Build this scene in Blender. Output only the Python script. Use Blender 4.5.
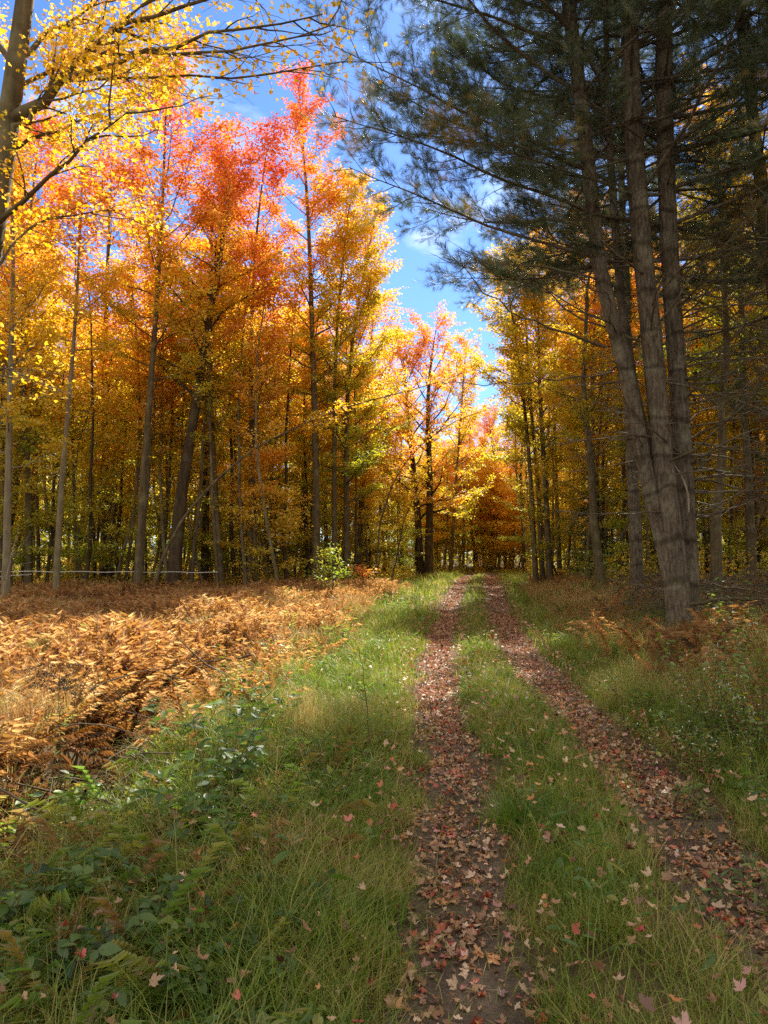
import bpy, math, random
import numpy as np

# ------------------------------------------------------------------ camera, sky, sun, exposure
scene = bpy.context.scene
for o in list(bpy.data.objects):
    bpy.data.objects.remove(o)
F_PX, CX, CY = 740.0, 384.0, 512.0
PITCH = math.atan(48 / 740.0)
CAM_Z = 1.6
cam_data = bpy.data.cameras.new('camera')
cam_data.sensor_fit = 'VERTICAL'
cam_data.sensor_height = 36.0
cam_data.lens = F_PX / 1024.0 * 36.0
cam_data.clip_start = 0.05
cam_data.clip_end = 2000
cam = bpy.data.objects.new('camera', cam_data)
cam.location = (0, 0, CAM_Z)
cam.rotation_euler = (math.pi / 2 + PITCH, 0, 0)
scene.collection.objects.link(cam)
scene.camera = cam

SUN_AZ = math.radians(17)      # to the right of straight ahead (+Y)
SUN_EL = math.radians(42)
SKY_STRENGTH = 0.13
SUN_STRENGTH = 5.0
scene.view_settings.view_transform = 'Standard'
scene.view_settings.look = 'None'
scene.view_settings.exposure = 1.3
scene.view_settings.gamma = 1.0
scene.view_settings.use_curve_mapping = False

world = bpy.data.worlds.new('World')
scene.world = world
world.use_nodes = True
nt = world.node_tree
nt.nodes.clear()
n_out = nt.nodes.new('ShaderNodeOutputWorld')
n_bg = nt.nodes.new('ShaderNodeBackground')
n_sky = nt.nodes.new('ShaderNodeTexSky')
n_sky.sky_type = 'NISHITA'
n_sky.sun_disc = False
n_sky.sun_elevation = SUN_EL
n_sky.sun_rotation = SUN_AZ
n_sky.altitude = 500
n_sky.air_density = 1.0
n_sky.dust_density = 0.25
n_sky.ozone_density = 2.5
n_bg.inputs['Strength'].default_value = SKY_STRENGTH
tc = nt.nodes.new('ShaderNodeTexCoord')
mp = nt.nodes.new('ShaderNodeMapping')
mp.inputs['Scale'].default_value = (2.2, 2.2, 6.0)
mp.inputs['Location'].default_value = (0.35, 0.1, 0.4)
nz = nt.nodes.new('ShaderNodeTexNoise')
nz.inputs['Scale'].default_value = 1.6
nz.inputs['Detail'].default_value = 7
nz.inputs['Roughness'].default_value = 0.55
rp = nt.nodes.new('ShaderNodeValToRGB')
rp.color_ramp.elements[0].position = 0.57
rp.color_ramp.elements[0].color = (0, 0, 0, 1)
rp.color_ramp.elements[1].position = 0.78
rp.color_ramp.elements[1].color = (0.75, 0.75, 0.75, 1)
mx = nt.nodes.new('ShaderNodeMix')
mx.data_type = 'RGBA'
mx.inputs['B'].default_value = (5.6, 6.2, 6.8, 1)
nt.links.new(tc.outputs['Generated'], mp.inputs['Vector'])
nt.links.new(mp.outputs['Vector'], nz.inputs['Vector'])
nt.links.new(nz.outputs['Fac'], rp.inputs['Fac'])
nt.links.new(rp.outputs['Color'], mx.inputs['Factor'])
# clear deep blue low down ahead, white fill glow added out of view overhead, behind and sideways
tint = nt.nodes.new('ShaderNodeMix')
tint.data_type = 'RGBA'
tint.blend_type = 'MULTIPLY'
tint.inputs['Factor'].default_value = 1.0
tint.inputs['B'].default_value = (0.37, 0.51, 0.72, 1)
nt.links.new(n_sky.outputs['Color'], tint.inputs['A'])
nt.links.new(tint.outputs['Result'], mx.inputs['A'])
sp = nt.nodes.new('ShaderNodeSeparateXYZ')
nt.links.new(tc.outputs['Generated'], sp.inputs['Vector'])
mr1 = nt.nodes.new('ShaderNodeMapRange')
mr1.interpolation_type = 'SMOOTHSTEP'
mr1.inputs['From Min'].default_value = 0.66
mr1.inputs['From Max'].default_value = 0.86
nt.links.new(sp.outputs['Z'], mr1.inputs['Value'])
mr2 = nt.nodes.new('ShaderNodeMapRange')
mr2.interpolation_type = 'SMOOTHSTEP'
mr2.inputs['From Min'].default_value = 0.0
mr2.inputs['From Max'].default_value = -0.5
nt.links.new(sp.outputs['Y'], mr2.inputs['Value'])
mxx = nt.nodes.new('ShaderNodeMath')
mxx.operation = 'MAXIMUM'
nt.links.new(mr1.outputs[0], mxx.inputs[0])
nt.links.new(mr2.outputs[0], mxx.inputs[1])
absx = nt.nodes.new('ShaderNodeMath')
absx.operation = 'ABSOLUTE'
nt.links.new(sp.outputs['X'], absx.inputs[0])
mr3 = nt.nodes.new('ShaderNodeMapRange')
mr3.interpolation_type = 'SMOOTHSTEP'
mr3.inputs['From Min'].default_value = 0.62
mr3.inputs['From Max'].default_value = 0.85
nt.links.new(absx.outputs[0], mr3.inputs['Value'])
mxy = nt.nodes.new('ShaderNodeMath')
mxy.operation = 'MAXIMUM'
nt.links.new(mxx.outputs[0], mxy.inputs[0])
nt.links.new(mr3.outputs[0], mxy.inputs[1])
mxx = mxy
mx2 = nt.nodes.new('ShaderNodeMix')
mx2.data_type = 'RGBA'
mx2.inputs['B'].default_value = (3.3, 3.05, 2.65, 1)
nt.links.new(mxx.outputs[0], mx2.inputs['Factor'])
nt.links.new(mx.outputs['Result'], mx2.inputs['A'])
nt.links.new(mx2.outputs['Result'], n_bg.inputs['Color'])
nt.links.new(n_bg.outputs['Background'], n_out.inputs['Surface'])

sun_data = bpy.data.lights.new('sun', 'SUN')
sun_data.energy = SUN_STRENGTH
sun_data.angle = math.radians(0.53)
sun_data.color = (1.0, 0.93, 0.80)
sun = bpy.data.objects.new('sun', sun_data)
# lamp shines along its -Z; its +Z must point at the sun
sun.rotation_euler = (math.pi / 2 - SUN_EL, 0, math.pi - SUN_AZ)
scene.collection.objects.link(sun)

scene.cycles.max_bounces = 12
scene.cycles.diffuse_bounces = 9
scene.cycles.transmission_bounces = 4
scene.cycles.glossy_bounces = 2
scene.cycles.sample_clamp_indirect = 6
scene.cycles.use_denoising = False
scene.cycles.caustics_reflective = False
scene.cycles.caustics_refractive = False

# ------------------------------------------------------------------ small helpers
COL = scene.collection
UP = np.array([0.0, 0.0, 1.0])


def P(px, py, Y):
    """The point of the world at depth Y that lies behind picture point (px, py)."""
    xc, yc = (px - CX) / F_PX, (CY - py) / F_PX
    d = np.array([xc, math.cos(PITCH) - yc * math.sin(PITCH), math.sin(PITCH) + yc * math.cos(PITCH)])
    return np.array([0, 0, CAM_Z]) + d * (Y / d[1])


def PX(px, Y):
    return (px - CX) / F_PX * Y


_rs = np.random.RandomState(7)
_NG = _rs.rand(64, 64, 64)


def noise3(p, s=1.0, off=0.0):
    q = np.asarray(p, float) / s + off
    i = np.floor(q).astype(int)
    f = q - i
    f = f * f * (3 - 2 * f)
    out = 0
    for dx in (0, 1):
        for dy in (0, 1):
            for dz in (0, 1):
                w = (f[..., 0] if dx else 1 - f[..., 0]) * (f[..., 1] if dy else 1 - f[..., 1]) * (f[..., 2] if dz else 1 - f[..., 2])
                out = out + w * _NG[(i[..., 0] + dx) % 64, (i[..., 1] + dy) % 64, (i[..., 2] + dz) % 64]
    return out


def noise2(x, y, s=1.0, off=0.0):
    x, y = np.broadcast_arrays(np.asarray(x, float), np.asarray(y, float))
    return noise3(np.stack([x, y, np.zeros_like(x)], -1), s, off)


def sstep(a, b, v):
    t = np.clip((np.asarray(v, float) - a) / (b - a), 0, 1)
    return t * t * (3 - 2 * t)


def make_mesh(name, V, Fs, attrs=None, mat=None, smooth=True):
    V = np.asarray(V, np.float32)
    me = bpy.data.meshes.new(name)
    Fs = [np.asarray(f, np.int32) for f in Fs if len(f)]
    nl = sum(f.size for f in Fs)
    npoly = sum(len(f) for f in Fs)
    me.vertices.add(len(V))
    me.vertices.foreach_set('co', V.ravel())
    me.loops.add(nl)
    me.loops.foreach_set('vertex_index', np.concatenate([f.ravel() for f in Fs]))
    me.polygons.add(npoly)
    tot = np.concatenate([np.full(len(f), f.shape[1], np.int32) for f in Fs])
    start = np.concatenate([[0], np.cumsum(tot)[:-1]]).astype(np.int32)
    me.polygons.foreach_set('loop_start', start)
    me.polygons.foreach_set('loop_total', tot)
    if smooth:
        me.polygons.foreach_set('use_smooth', np.ones(npoly, bool))
    me.update(calc_edges=True)
    for k, a in (attrs or {}).items():
        at = me.attributes.new(k, 'FLOAT', 'POINT')
        at.data.foreach_set('value', np.asarray(a, np.float32))
    if mat:
        me.materials.append(mat)
    return me


def link(name, me, parent=None, loc=None):
    o = bpy.data.objects.new(name, me)
    COL.objects.link(o)
    if parent is not None:
        o.parent = parent
    if loc is not None:
        o.location = loc
    return o


def tag(o, label=None, cat=None, group=None, kind=None):
    if label: o['label'] = label
    if cat: o['category'] = cat
    if group: o['group'] = group
    if kind: o['kind'] = kind
    return o


def empty(name, loc, rz=0.0):
    o = bpy.data.objects.new(name, None)
    o.empty_display_size = 0.2
    COL.objects.link(o)
    o.location = loc
    o.rotation_euler = (0, 0, rz)
    return o


def copy_tree(root, loc, rz=0.0, sc=1.0, tint=None, grad=None, tilt=(0, 0)):
    r = root.copy()
    COL.objects.link(r)
    for k in ('label', 'group'):
        if k in r: del r[k]
    r.location = loc
    r.rotation_euler = (tilt[0], tilt[1], rz)
    r.scale = (sc, sc, sc) if np.isscalar(sc) else sc
    for ch in root.children:
        c = ch.copy()
        COL.objects.link(c)
        c.parent = r
        if tint is not None and 'tint' in c:
            c['tint'] = float(tint)
        if grad is not None and 'grad' in c:
            c['grad'] = float(grad)
    return r


class Bag:
    """Collects tubes and scattered shapes into one mesh."""
    def __init__(s):
        s.V, s.F, s.n, s.A = [], {3: [], 4: []}, 0, {}

    def add(s, V, Fs, **attrs):
        V = np.asarray(V, float)
        for f in Fs:
            if len(f):
                s.F[f.shape[1]].append(np.asarray(f) + s.n)
        s.V.append(V)
        for k, a in attrs.items():
            s.A.setdefault(k, []).append(np.broadcast_to(np.asarray(a, float), (len(V),)))
        s.n += len(V)

    def tube(s, pts, rad, k=6, cap=True, flare=None):
        pts = np.asarray(pts, float)
        n = len(pts)
        rad = np.broadcast_to(np.asarray(rad, float), (n,))
        T = np.gradient(pts, axis=0)
        T /= np.linalg.norm(T, axis=1)[:, None] + 1e-9
        m = T.mean(0)
        ref = np.array([1.0, 0, 0]) if abs(m[2]) > 0.8 * np.linalg.norm(m) else UP
        B = np.cross(T, ref)
        B /= np.linalg.norm(B, axis=1)[:, None] + 1e-9
        N = np.cross(B, T)
        a = np.arange(k) * 2 * math.pi / k
        rr = rad[:, None] * np.ones(k)[None, :]
        if flare is not None:
            rr = rr * flare(np.arange(n), a)
        V = pts[:, None, :] + rr[..., None] * (np.cos(a)[None, :, None] * N[:, None, :] + np.sin(a)[None, :, None] * B[:, None, :])
        V = V.reshape(-1, 3)
        i = np.arange(n - 1)[:, None] * k
        j = np.arange(k)[None, :]
        j2 = (j + 1) % k
        F = np.stack([i + j, i + j2, i + k + j2, i + k + j], -1).reshape(-1, 4)
        V = np.vstack([V, pts[-1] + T[-1] * rad[-1]])
        b = (n - 1) * k
        F3 = np.stack([b + np.arange(k), b + (np.arange(k) + 1) % k, np.full(k, n * k)], -1)
        s.add(V, [F, F3])

    def scatter(s, tV, tFs, pos, R, scale, **attrs):
        n, m = len(pos), len(tV)
        if n == 0:
            return
        scale = np.broadcast_to(np.asarray(scale, float), (n,))
        V = np.einsum('nij,mj->nmi', R, tV) * scale[:, None, None] + pos[:, None, :]
        Fs = [(tf[None] + (np.arange(n) * m)[:, None, None]).reshape(-1, tf.shape[1]) for tf in tFs if len(tf)]
        s.add(V.reshape(-1, 3), Fs, **{k: np.repeat(np.broadcast_to(a, (n,)), m) for k, a in attrs.items()})

    def mesh(s, name, mat, smooth=True):
        return make_mesh(name, np.concatenate(s.V), [np.concatenate(f) for f in s.F.values() if f], {k: np.concatenate(a) for k, a in s.A.items()}, mat, smooth)


def basis(normal, heading):
    """Rotation matrices whose columns are (side, heading, normal)."""
    z = normal / (np.linalg.norm(normal, axis=1)[:, None] + 1e-9)
    y = heading - (heading * z).sum(1)[:, None] * z
    y /= np.linalg.norm(y, axis=1)[:, None] + 1e-9
    x = np.cross(y, z)
    return np.stack([x, y, z], -1)


def rand_dirs(rng, n):
    v = rng.normal(size=(n, 3))
    return v / np.linalg.norm(v, axis=1)[:, None]


# ------------------------------------------------------------------ materials
def new_mat(name):
    m = bpy.data.materials.new(name)
    m.use_nodes = True
    m.node_tree.nodes.clear()
    return m, m.node_tree


def node(nt, typ, **kw):
    n = nt.nodes.new(typ)
    for k, v in kw.items():
        if k in n.inputs.keys():
            n.inputs[k].default_value = v
        else:
            setattr(n, k, v)
    return n


def ramp(nt, stops):
    r = nt.nodes.new('ShaderNodeValToRGB')
    e = r.color_ramp.elements
    while len(e) > 1:
        e.remove(e[0])
    e[0].position = stops[0][0]
    e[0].color = (*stops[0][1], 1)
    for p, c in stops[1:]:
        x = e.new(p)
        x.color = (*c, 1)
    return r


def mathn(nt, op, a, b=None):
    n = nt.nodes.new('ShaderNodeMath')
    n.operation = op
    for i, v in enumerate((a, b)):
        if v is None:
            continue
        if isinstance(v, (int, float)):
            n.inputs[i].default_value = v
        else:
            nt.links.new(v, n.inputs[i])
    return n.outputs[0]


def leafy_shader(nt, col, trans=0.5, gloss=0.05, rough=0.45, tboost=1.15):
    out = node(nt, 'ShaderNodeOutputMaterial')
    d = node(nt, 'ShaderNodeBsdfDiffuse')
    t = node(nt, 'ShaderNodeBsdfTranslucent')
    g = node(nt, 'ShaderNodeBsdfGlossy', Roughness=rough)
    g.inputs['Color'].default_value = (0.9, 0.9, 0.9, 1)
    hs = node(nt, 'ShaderNodeHueSaturation', Saturation=1.1, Value=tboost)
    m1 = node(nt, 'ShaderNodeMixShader', Fac=trans)
    m2 = node(nt, 'ShaderNodeMixShader', Fac=gloss)
    nt.links.new(col, d.inputs['Color'])
    nt.links.new(col, hs.inputs['Color'])
    nt.links.new(hs.outputs['Color'], t.inputs['Color'])
    nt.links.new(d.outputs[0], m1.inputs[1])
    nt.links.new(t.outputs[0], m1.inputs[2])
    nt.links.new(m1.outputs[0], m2.inputs[1])
    nt.links.new(g.outputs[0], m2.inputs[2])
    nt.links.new(m2.outputs[0], out.inputs['Surface'])


AUTUMN = [(0.0, (0.13, 0.24, 0.03)), (0.14, (0.32, 0.42, 0.04)), (0.32, (0.62, 0.55, 0.05)), (0.50, (0.92, 0.62, 0.06)),
          (0.64, (0.92, 0.44, 0.06)), (0.80, (0.90, 0.27, 0.08)), (1.0, (0.86, 0.20, 0.15))]


def autumn_material(name, stops, spread=0.16, trans=0.62, clump=0.22, cs=0.9):
    m, nt = new_mat(name)
    a_t = node(nt, 'ShaderNodeAttribute', attribute_type='OBJECT', attribute_name='tint')
    a_g = node(nt, 'ShaderNodeAttribute', attribute_type='OBJECT', attribute_name='grad')
    a_r = node(nt, 'ShaderNodeAttribute', attribute_type='GEOMETRY', attribute_name='rnd')
    a_h = node(nt, 'ShaderNodeAttribute', attribute_type='GEOMETRY', attribute_name='hgt')
    geo = node(nt, 'ShaderNodeNewGeometry')
    nz = node(nt, 'ShaderNodeTexNoise', Scale=cs, Detail=2.0)
    nt.links.new(geo.outputs['Position'], nz.inputs['Vector'])
    v = mathn(nt, 'ADD', a_t.outputs['Fac'], mathn(nt, 'MULTIPLY', a_g.outputs['Fac'], mathn(nt, 'SUBTRACT', a_h.outputs['Fac'], 0.5)))
    v = mathn(nt, 'ADD', v, mathn(nt, 'MULTIPLY', mathn(nt, 'SUBTRACT', a_r.outputs['Fac'], 0.5), spread))
    v = mathn(nt, 'ADD', v, mathn(nt, 'MULTIPLY', mathn(nt, 'SUBTRACT', nz.outputs['Fac'], 0.5), clump * 2))
    r = ramp(nt, stops)
    nt.links.new(v, r.inputs['Fac'])
    # each leaf a little lighter or duller than the next
    hv = node(nt, 'ShaderNodeHueSaturation')
    w = node(nt, 'ShaderNodeTexWhiteNoise', noise_dimensions='1D')
    nt.links.new(a_r.outputs['Fac'], w.inputs['W'])
    nt.links.new(mathn(nt, 'ADD', mathn(nt, 'MULTIPLY', w.outputs['Value'], 0.55), 0.70), hv.inputs['Value'])
    nt.links.new(mathn(nt, 'ADD', mathn(nt, 'MULTIPLY', w.outputs['Value'], -0.15), 1.03), hv.inputs['Saturation'])
    nt.links.new(r.outputs['Color'], hv.inputs['Color'])
    leafy_shader(nt, hv.outputs['Color'], trans=trans, gloss=0.045, tboost=1.05)
    return m


M_LEAF = autumn_material('autumn_leaves', AUTUMN)
M_PLANT = autumn_material('plant_leaves', [(0.0, (0.055, 0.13, 0.025)), (0.3, (0.13, 0.26, 0.035)), (0.5, (0.24, 0.36, 0.05)), (0.7, (0.38, 0.35, 0.06)), (0.86, (0.36, 0.22, 0.07)), (1.0, (0.26, 0.12, 0.05))], spread=0.5, clump=0.15, cs=3.0)
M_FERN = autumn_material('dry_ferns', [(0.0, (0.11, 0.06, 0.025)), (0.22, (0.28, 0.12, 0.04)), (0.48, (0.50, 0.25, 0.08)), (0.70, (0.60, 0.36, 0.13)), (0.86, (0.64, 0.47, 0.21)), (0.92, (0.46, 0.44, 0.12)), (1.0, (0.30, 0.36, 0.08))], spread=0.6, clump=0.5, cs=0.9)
M_FALLEN = autumn_material('fallen_leaves', [(0.0, (0.12, 0.05, 0.035)), (0.22, (0.28, 0.14, 0.07)), (0.42, (0.46, 0.25, 0.12)), (0.62, (0.64, 0.45, 0.30)), (0.76, (0.62, 0.27, 0.08)), (0.90, (0.52, 0.08, 0.06)), (1.0, (0.66, 0.42, 0.37))], spread=1.0, trans=0.18, clump=0.0)


def grass_material():
    m, nt = new_mat('meadow_grass')
    a_r = node(nt, 'ShaderNodeAttribute', attribute_type='GEOMETRY', attribute_name='rnd')
    geo = node(nt, 'ShaderNodeNewGeometry')
    nz = node(nt, 'ShaderNodeTexNoise', Scale=1.7, Detail=5.0, Roughness=0.65)
    nt.links.new(geo.outputs['Position'], nz.inputs['Vector'])
    v = mathn(nt, 'ADD', mathn(nt, 'MULTIPLY', a_r.outputs['Fac'], 0.55), mathn(nt, 'MULTIPLY', mathn(nt, 'SUBTRACT', nz.outputs['Fac'], 0.36), 1.4))
    r = ramp(nt, [(0.0, (0.07, 0.15, 0.02)), (0.3, (0.15, 0.25, 0.03)), (0.50, (0.27, 0.32, 0.05)), (0.68, (0.44, 0.38, 0.12)), (0.86, (0.54, 0.40, 0.19)), (1.0, (0.40, 0.22, 0.09))])
    nt.links.new(v, r.inputs['Fac'])
    leafy_shader(nt, r.outputs['Color'], trans=0.42, gloss=0.025, rough=0.4)
    return m


M_GRASS = grass_material()


def needle_material():
    m, nt = new_mat('pine_needles')
    a_r = node(nt, 'ShaderNodeAttribute', attribute_type='GEOMETRY', attribute_name='rnd')
    r = ramp(nt, [(0.0, (0.055, 0.085, 0.04)), (0.6, (0.11, 0.145, 0.07)), (0.88, (0.17, 0.19, 0.085)), (0.93, (0.38, 0.27, 0.06)), (1.0, (0.42, 0.26, 0.05))])
    nt.links.new(a_r.outputs['Fac'], r.inputs['Fac'])
    leafy_shader(nt, r.outputs['Color'], trans=0.36, gloss=0.07, rough=0.35)
    return m


M_NEEDLE = needle_material()


def bark_material(name, dark, light, lichen, vs=7.0, zs=0.14, bump=0.5, lich=0.6, bands=False):
    m, nt = new_mat(name)
    out = node(nt, 'ShaderNodeOutputMaterial')
    b = node(nt, 'ShaderNodeBsdfPrincipled', Roughness=0.9)
    b.inputs['Specular IOR Level'].default_value = 0.2
    tc = node(nt, 'ShaderNodeTexCoord')
    mp = node(nt, 'ShaderNodeMapping', Scale=(1, 1, zs))
    nt.links.new(tc.outputs['Object'], mp.inputs['Vector'])
    n1 = node(nt, 'ShaderNodeTexNoise', Scale=vs, Detail=6.0, Roughness=0.65)
    nt.links.new(mp.outputs['Vector'], n1.inputs['Vector'])
    n2 = node(nt, 'ShaderNodeTexNoise', Scale=2.6, Detail=4.0)
    nt.links.new(tc.outputs['Object'], n2.inputs['Vector'])
    r = ramp(nt, [(0.32, dark), (0.68, light)])
    nt.links.new(n1.outputs['Fac'], r.inputs['Fac'])
    r2 = ramp(nt, [(0.50, (0, 0, 0)), (0.66, (lich, lich, lich))])
    nt.links.new(n2.outputs['Fac'], r2.inputs['Fac'])
    mx = node(nt, 'ShaderNodeMix', data_type='RGBA')
    mx.inputs['B'].default_value = (*lichen, 1)
    nt.links.new(r2.outputs['Color'], mx.inputs['Factor'])
    nt.links.new(r.outputs['Color'], mx.inputs['A'])
    col = mx.outputs['Result']
    if bands:   # dark rings of old branch scars
        wv = node(nt, 'ShaderNodeTexWave', Scale=0.42, Distortion=5.5, Detail=3.0)
        wv.bands_direction = 'Z'
        wv.inputs['Detail Scale'].default_value = 1.5
        nt.links.new(tc.outputs['Object'], wv.inputs['Vector'])
        rw = ramp(nt, [(0.0, (0.55, 0.52, 0.5)), (0.04, (0.75, 0.74, 0.73)), (0.09, (1, 1, 1))])
        nt.links.new(wv.outputs['Fac'], rw.inputs['Fac'])
        mm = node(nt, 'ShaderNodeMix', data_type='RGBA', blend_type='MULTIPLY')
        mm.inputs['Factor'].default_value = 1.0
        nt.links.new(col, mm.inputs['A'])
        nt.links.new(rw.outputs['Color'], mm.inputs['B'])
        col = mm.outputs['Result']
        mp3 = node(nt, 'ShaderNodeMapping', Scale=(1, 1, 0.3))
        nt.links.new(tc.outputs['Object'], mp3.inputs['Vector'])
        wob = node(nt, 'ShaderNodeMix', data_type='RGBA', blend_type='LINEAR_LIGHT')
        wob.inputs['Factor'].default_value = 0.06
        nt.links.new(mp3.outputs['Vector'], wob.inputs['A'])
        nt.links.new(n1.outputs['Color'], wob.inputs['B'])
        vo = node(nt, 'ShaderNodeTexVoronoi', Scale=15.0, feature='DISTANCE_TO_EDGE')
        nt.links.new(wob.outputs['Result'], vo.inputs['Vector'])
        rv = ramp(nt, [(0.0, (0.42, 0.38, 0.36)), (0.10, (0.9, 0.9, 0.9)), (0.25, (1, 1, 1))])
        nt.links.new(vo.outputs['Distance'], rv.inputs['Fac'])
        m3 = node(nt, 'ShaderNodeMix', data_type='RGBA', blend_type='MULTIPLY')
        m3.inputs['Factor'].default_value = 0.8
        nt.links.new(col, m3.inputs['A'])
        nt.links.new(rv.outputs['Color'], m3.inputs['B'])
        col = m3.outputs['Result']
    nt.links.new(col, b.inputs['Base Color'])
    bp = node(nt, 'ShaderNodeBump', Strength=bump, Distance=0.03)
    nt.links.new(n1.outputs['Fac'], bp.inputs['Height'])
    nt.links.new(bp.outputs['Normal'], b.inputs['Normal'])
    nt.links.new(b.outputs[0], out.inputs['Surface'])
    return m


M_BARK = bark_material('maple_bark', (0.06, 0.045, 0.025), (0.19, 0.145, 0.085), (0.25, 0.23, 0.13), vs=9)
M_BARK_DARK = bark_material('dark_bark', (0.035, 0.024, 0.015), (0.11, 0.075, 0.045), (0.14, 0.12, 0.07), vs=8)
M_BARK_PALE = bark_material('pale_bark', (0.14, 0.11, 0.065), (0.32, 0.26, 0.17), (0.34, 0.31, 0.20), vs=9)
M_PINE = bark_material('pine_bark', (0.075, 0.06, 0.047), (0.24, 0.195, 0.15), (0.27, 0.25, 0.19), vs=20, zs=0.16, bump=1.0, lich=0.7, bands=True)
M_TWIG = bark_material('twig_bark', (0.07, 0.05, 0.035), (0.17, 0.13, 0.09), (0.22, 0.22, 0.16), vs=10, zs=0.6, bump=0.2)
M_DEADWOOD = bark_material('weathered_wood', (0.22, 0.18, 0.14), (0.45, 0.40, 0.33), (0.40, 0.38, 0.30), vs=12, bump=0.4)


def ground_material(name, cols, sc=1.6, bump=0.6, fine=28.0):
    m, nt = new_mat(name)
    out = node(nt, 'ShaderNodeOutputMaterial')
    b = node(nt, 'ShaderNodeBsdfPrincipled', Roughness=0.95)
    b.inputs['Specular IOR Level'].default_value = 0.15
    geo = node(nt, 'ShaderNodeNewGeometry')
    n1 = node(nt, 'ShaderNodeTexNoise', Scale=sc, Detail=8.0, Roughness=0.7)
    n2 = node(nt, 'ShaderNodeTexNoise', Scale=fine, Detail=6.0, Roughness=0.7)
    for n in (n1, n2):
        nt.links.new(geo.outputs['Position'], n.inputs['Vector'])
    v = mathn(nt, 'ADD', mathn(nt, 'MULTIPLY', n1.outputs['Fac'], 0.5), mathn(nt, 'MULTIPLY', n2.outputs['Fac'], 0.5))
    r = ramp(nt, [(0.3 + 0.4 * i / (len(cols) - 1), c) for i, c in enumerate(cols)])
    nt.links.new(v, r.inputs['Fac'])
    nt.links.new(r.outputs['Color'], b.inputs['Base Color'])
    bp = node(nt, 'ShaderNodeBump', Strength=bump, Distance=0.04)
    nt.links.new(n2.outputs['Fac'], bp.inputs['Height'])
    nt.links.new(bp.outputs['Normal'], b.inputs['Normal'])
    nt.links.new(b.outputs[0], out.inputs['Surface'])
    return m


M_GROUND = ground_material('woodland_soil', [(0.035, 0.025, 0.015), (0.08, 0.06, 0.032), (0.14, 0.10, 0.05), (0.22, 0.15, 0.08)])
M_TRACK = ground_material('track_soil', [(0.055, 0.04, 0.03), (0.13, 0.095, 0.07), (0.20, 0.15, 0.11), (0.28, 0.22, 0.16)], sc=3.0, bump=0.9, fine=40.0)

m_, nt_ = new_mat('white_fence_tape')
o_ = node(nt_, 'ShaderNodeOutputMaterial')
b_ = node(nt_, 'ShaderNodeBsdfPrincipled', Roughness=0.5)
nz_ = node(nt_, 'ShaderNodeTexNoise', Scale=20.0)
rr_ = ramp(nt_, [(0.3, (0.62, 0.64, 0.66)), (0.7, (0.80, 0.80, 0.78))])
nt_.links.new(nz_.outputs['Fac'], rr_.inputs['Fac'])
nt_.links.new(rr_.outputs['Color'], b_.inputs['Base Color'])
nt_.links.new(b_.outputs[0], o_.inputs['Surface'])
M_TAPE = m_

# ------------------------------------------------------------------ ground shape
TY = np.array([-3, 2.5, 3.1, 4.9, 8.5, 12, 15, 22, 30, 37, 48, 70])
TL = np.array([0.33, 0.28, 0.30, 0.46, 0.62, 0.85, 1.15, 1.95, 3.0, 3.95, 5.6, 9.5])
TW = np.array([1.45, 1.45, 1.42, 1.40, 1.48, 1.42, 1.42, 1.42, 1.42, 1.42, 1.42, 1.42])


def tl(y): return np.interp(y, TY, TL) + 0.05 * (noise2(y, 0 * np.asarray(y, float), 2.3) - 0.5)
def tr(y): return np.interp(y, TY, TL + TW) + 0.05 * (noise2(y, 0 * np.asarray(y, float) + 9, 2.3) - 0.5)


def ditch_x(y): return np.interp(y, [0, 3, 5, 7.5, 9.5, 13, 16, 25], [-2.5, -2.35, -2.3, -2.45, -2.5, -2.2, -1.8, -0.6])


def hgt(x, y):
    x = np.asarray(x, float); y = np.asarray(y, float)
    x, y = np.broadcast_arrays(x, y)
    a, b = tl(y), tr(y)
    h = 0.62 * sstep(11, 36, y) * (1 - 0.55 * sstep(1.5, 8, a - x) * (1 - sstep(40, 70, y)))
    h = h - 0.055 * np.exp(-((x - a) / 0.24) ** 2) - 0.055 * np.exp(-((x - b) / 0.24) ** 2)
    h = h + 0.03 * np.exp(-((x - (a + b) / 2) / 0.3) ** 2)
    dx = ditch_x(y)
    h = h - (0.80 * (1 - sstep(9, 14, y))) * np.exp(-np.clip((x - dx + 0.05) / 0.48, -5, 5) ** 4) * (0.75 + 0.5 * noise2(y, y * 0 + 4, 1.3))
    h = h + 0.12 * sstep(0.3, 2.5, dx - x)
    h = h + (0.42 * sstep(1.0, 3.2, x - b)) * (1 - 0.5 * sstep(22, 34, y)) * sstep(2, 9, y)
    rough = sstep(0.3, 0.9, np.minimum(np.abs(x - a), np.abs(x - b)))
    h = h + 0.10 * (noise2(x, y, 1.7) - 0.5) * rough + 0.03 * (noise2(x, y, 0.35, 3.1) - 0.5) * (0.35 + 0.65 * rough)
    far = sstep(40, 140, np.hypot(x, y))
    h = h + far * 3.0 * noise2(x, y, 45.0, 1.0)
    return h


def grid(xs, ys, dz=0.0):
    X, Y = np.meshgrid(xs, ys)
    V = np.stack([X, Y, hgt(X, Y) + dz], -1).reshape(-1, 3)
    nx, ny = len(xs), len(ys)
    i = np.arange(ny - 1)[:, None] * nx + np.arange(nx - 1)[None, :]
    F = np.stack([i, i + 1, i + nx + 1, i + nx], -1).reshape(-1, 4)
    return V, F


def axis(lo, hi, near_lo, near_hi, fine, growth=1.16):
    a = list(np.arange(near_lo, near_hi + 1e-6, fine))
    s = fine
    while a[-1] < hi:
        s *= growth
        a.append(a[-1] + s)
    s = fine
    while a[0] > lo:
        s *= growth
        a.insert(0, a[0] - s)
    return np.array(a)


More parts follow.
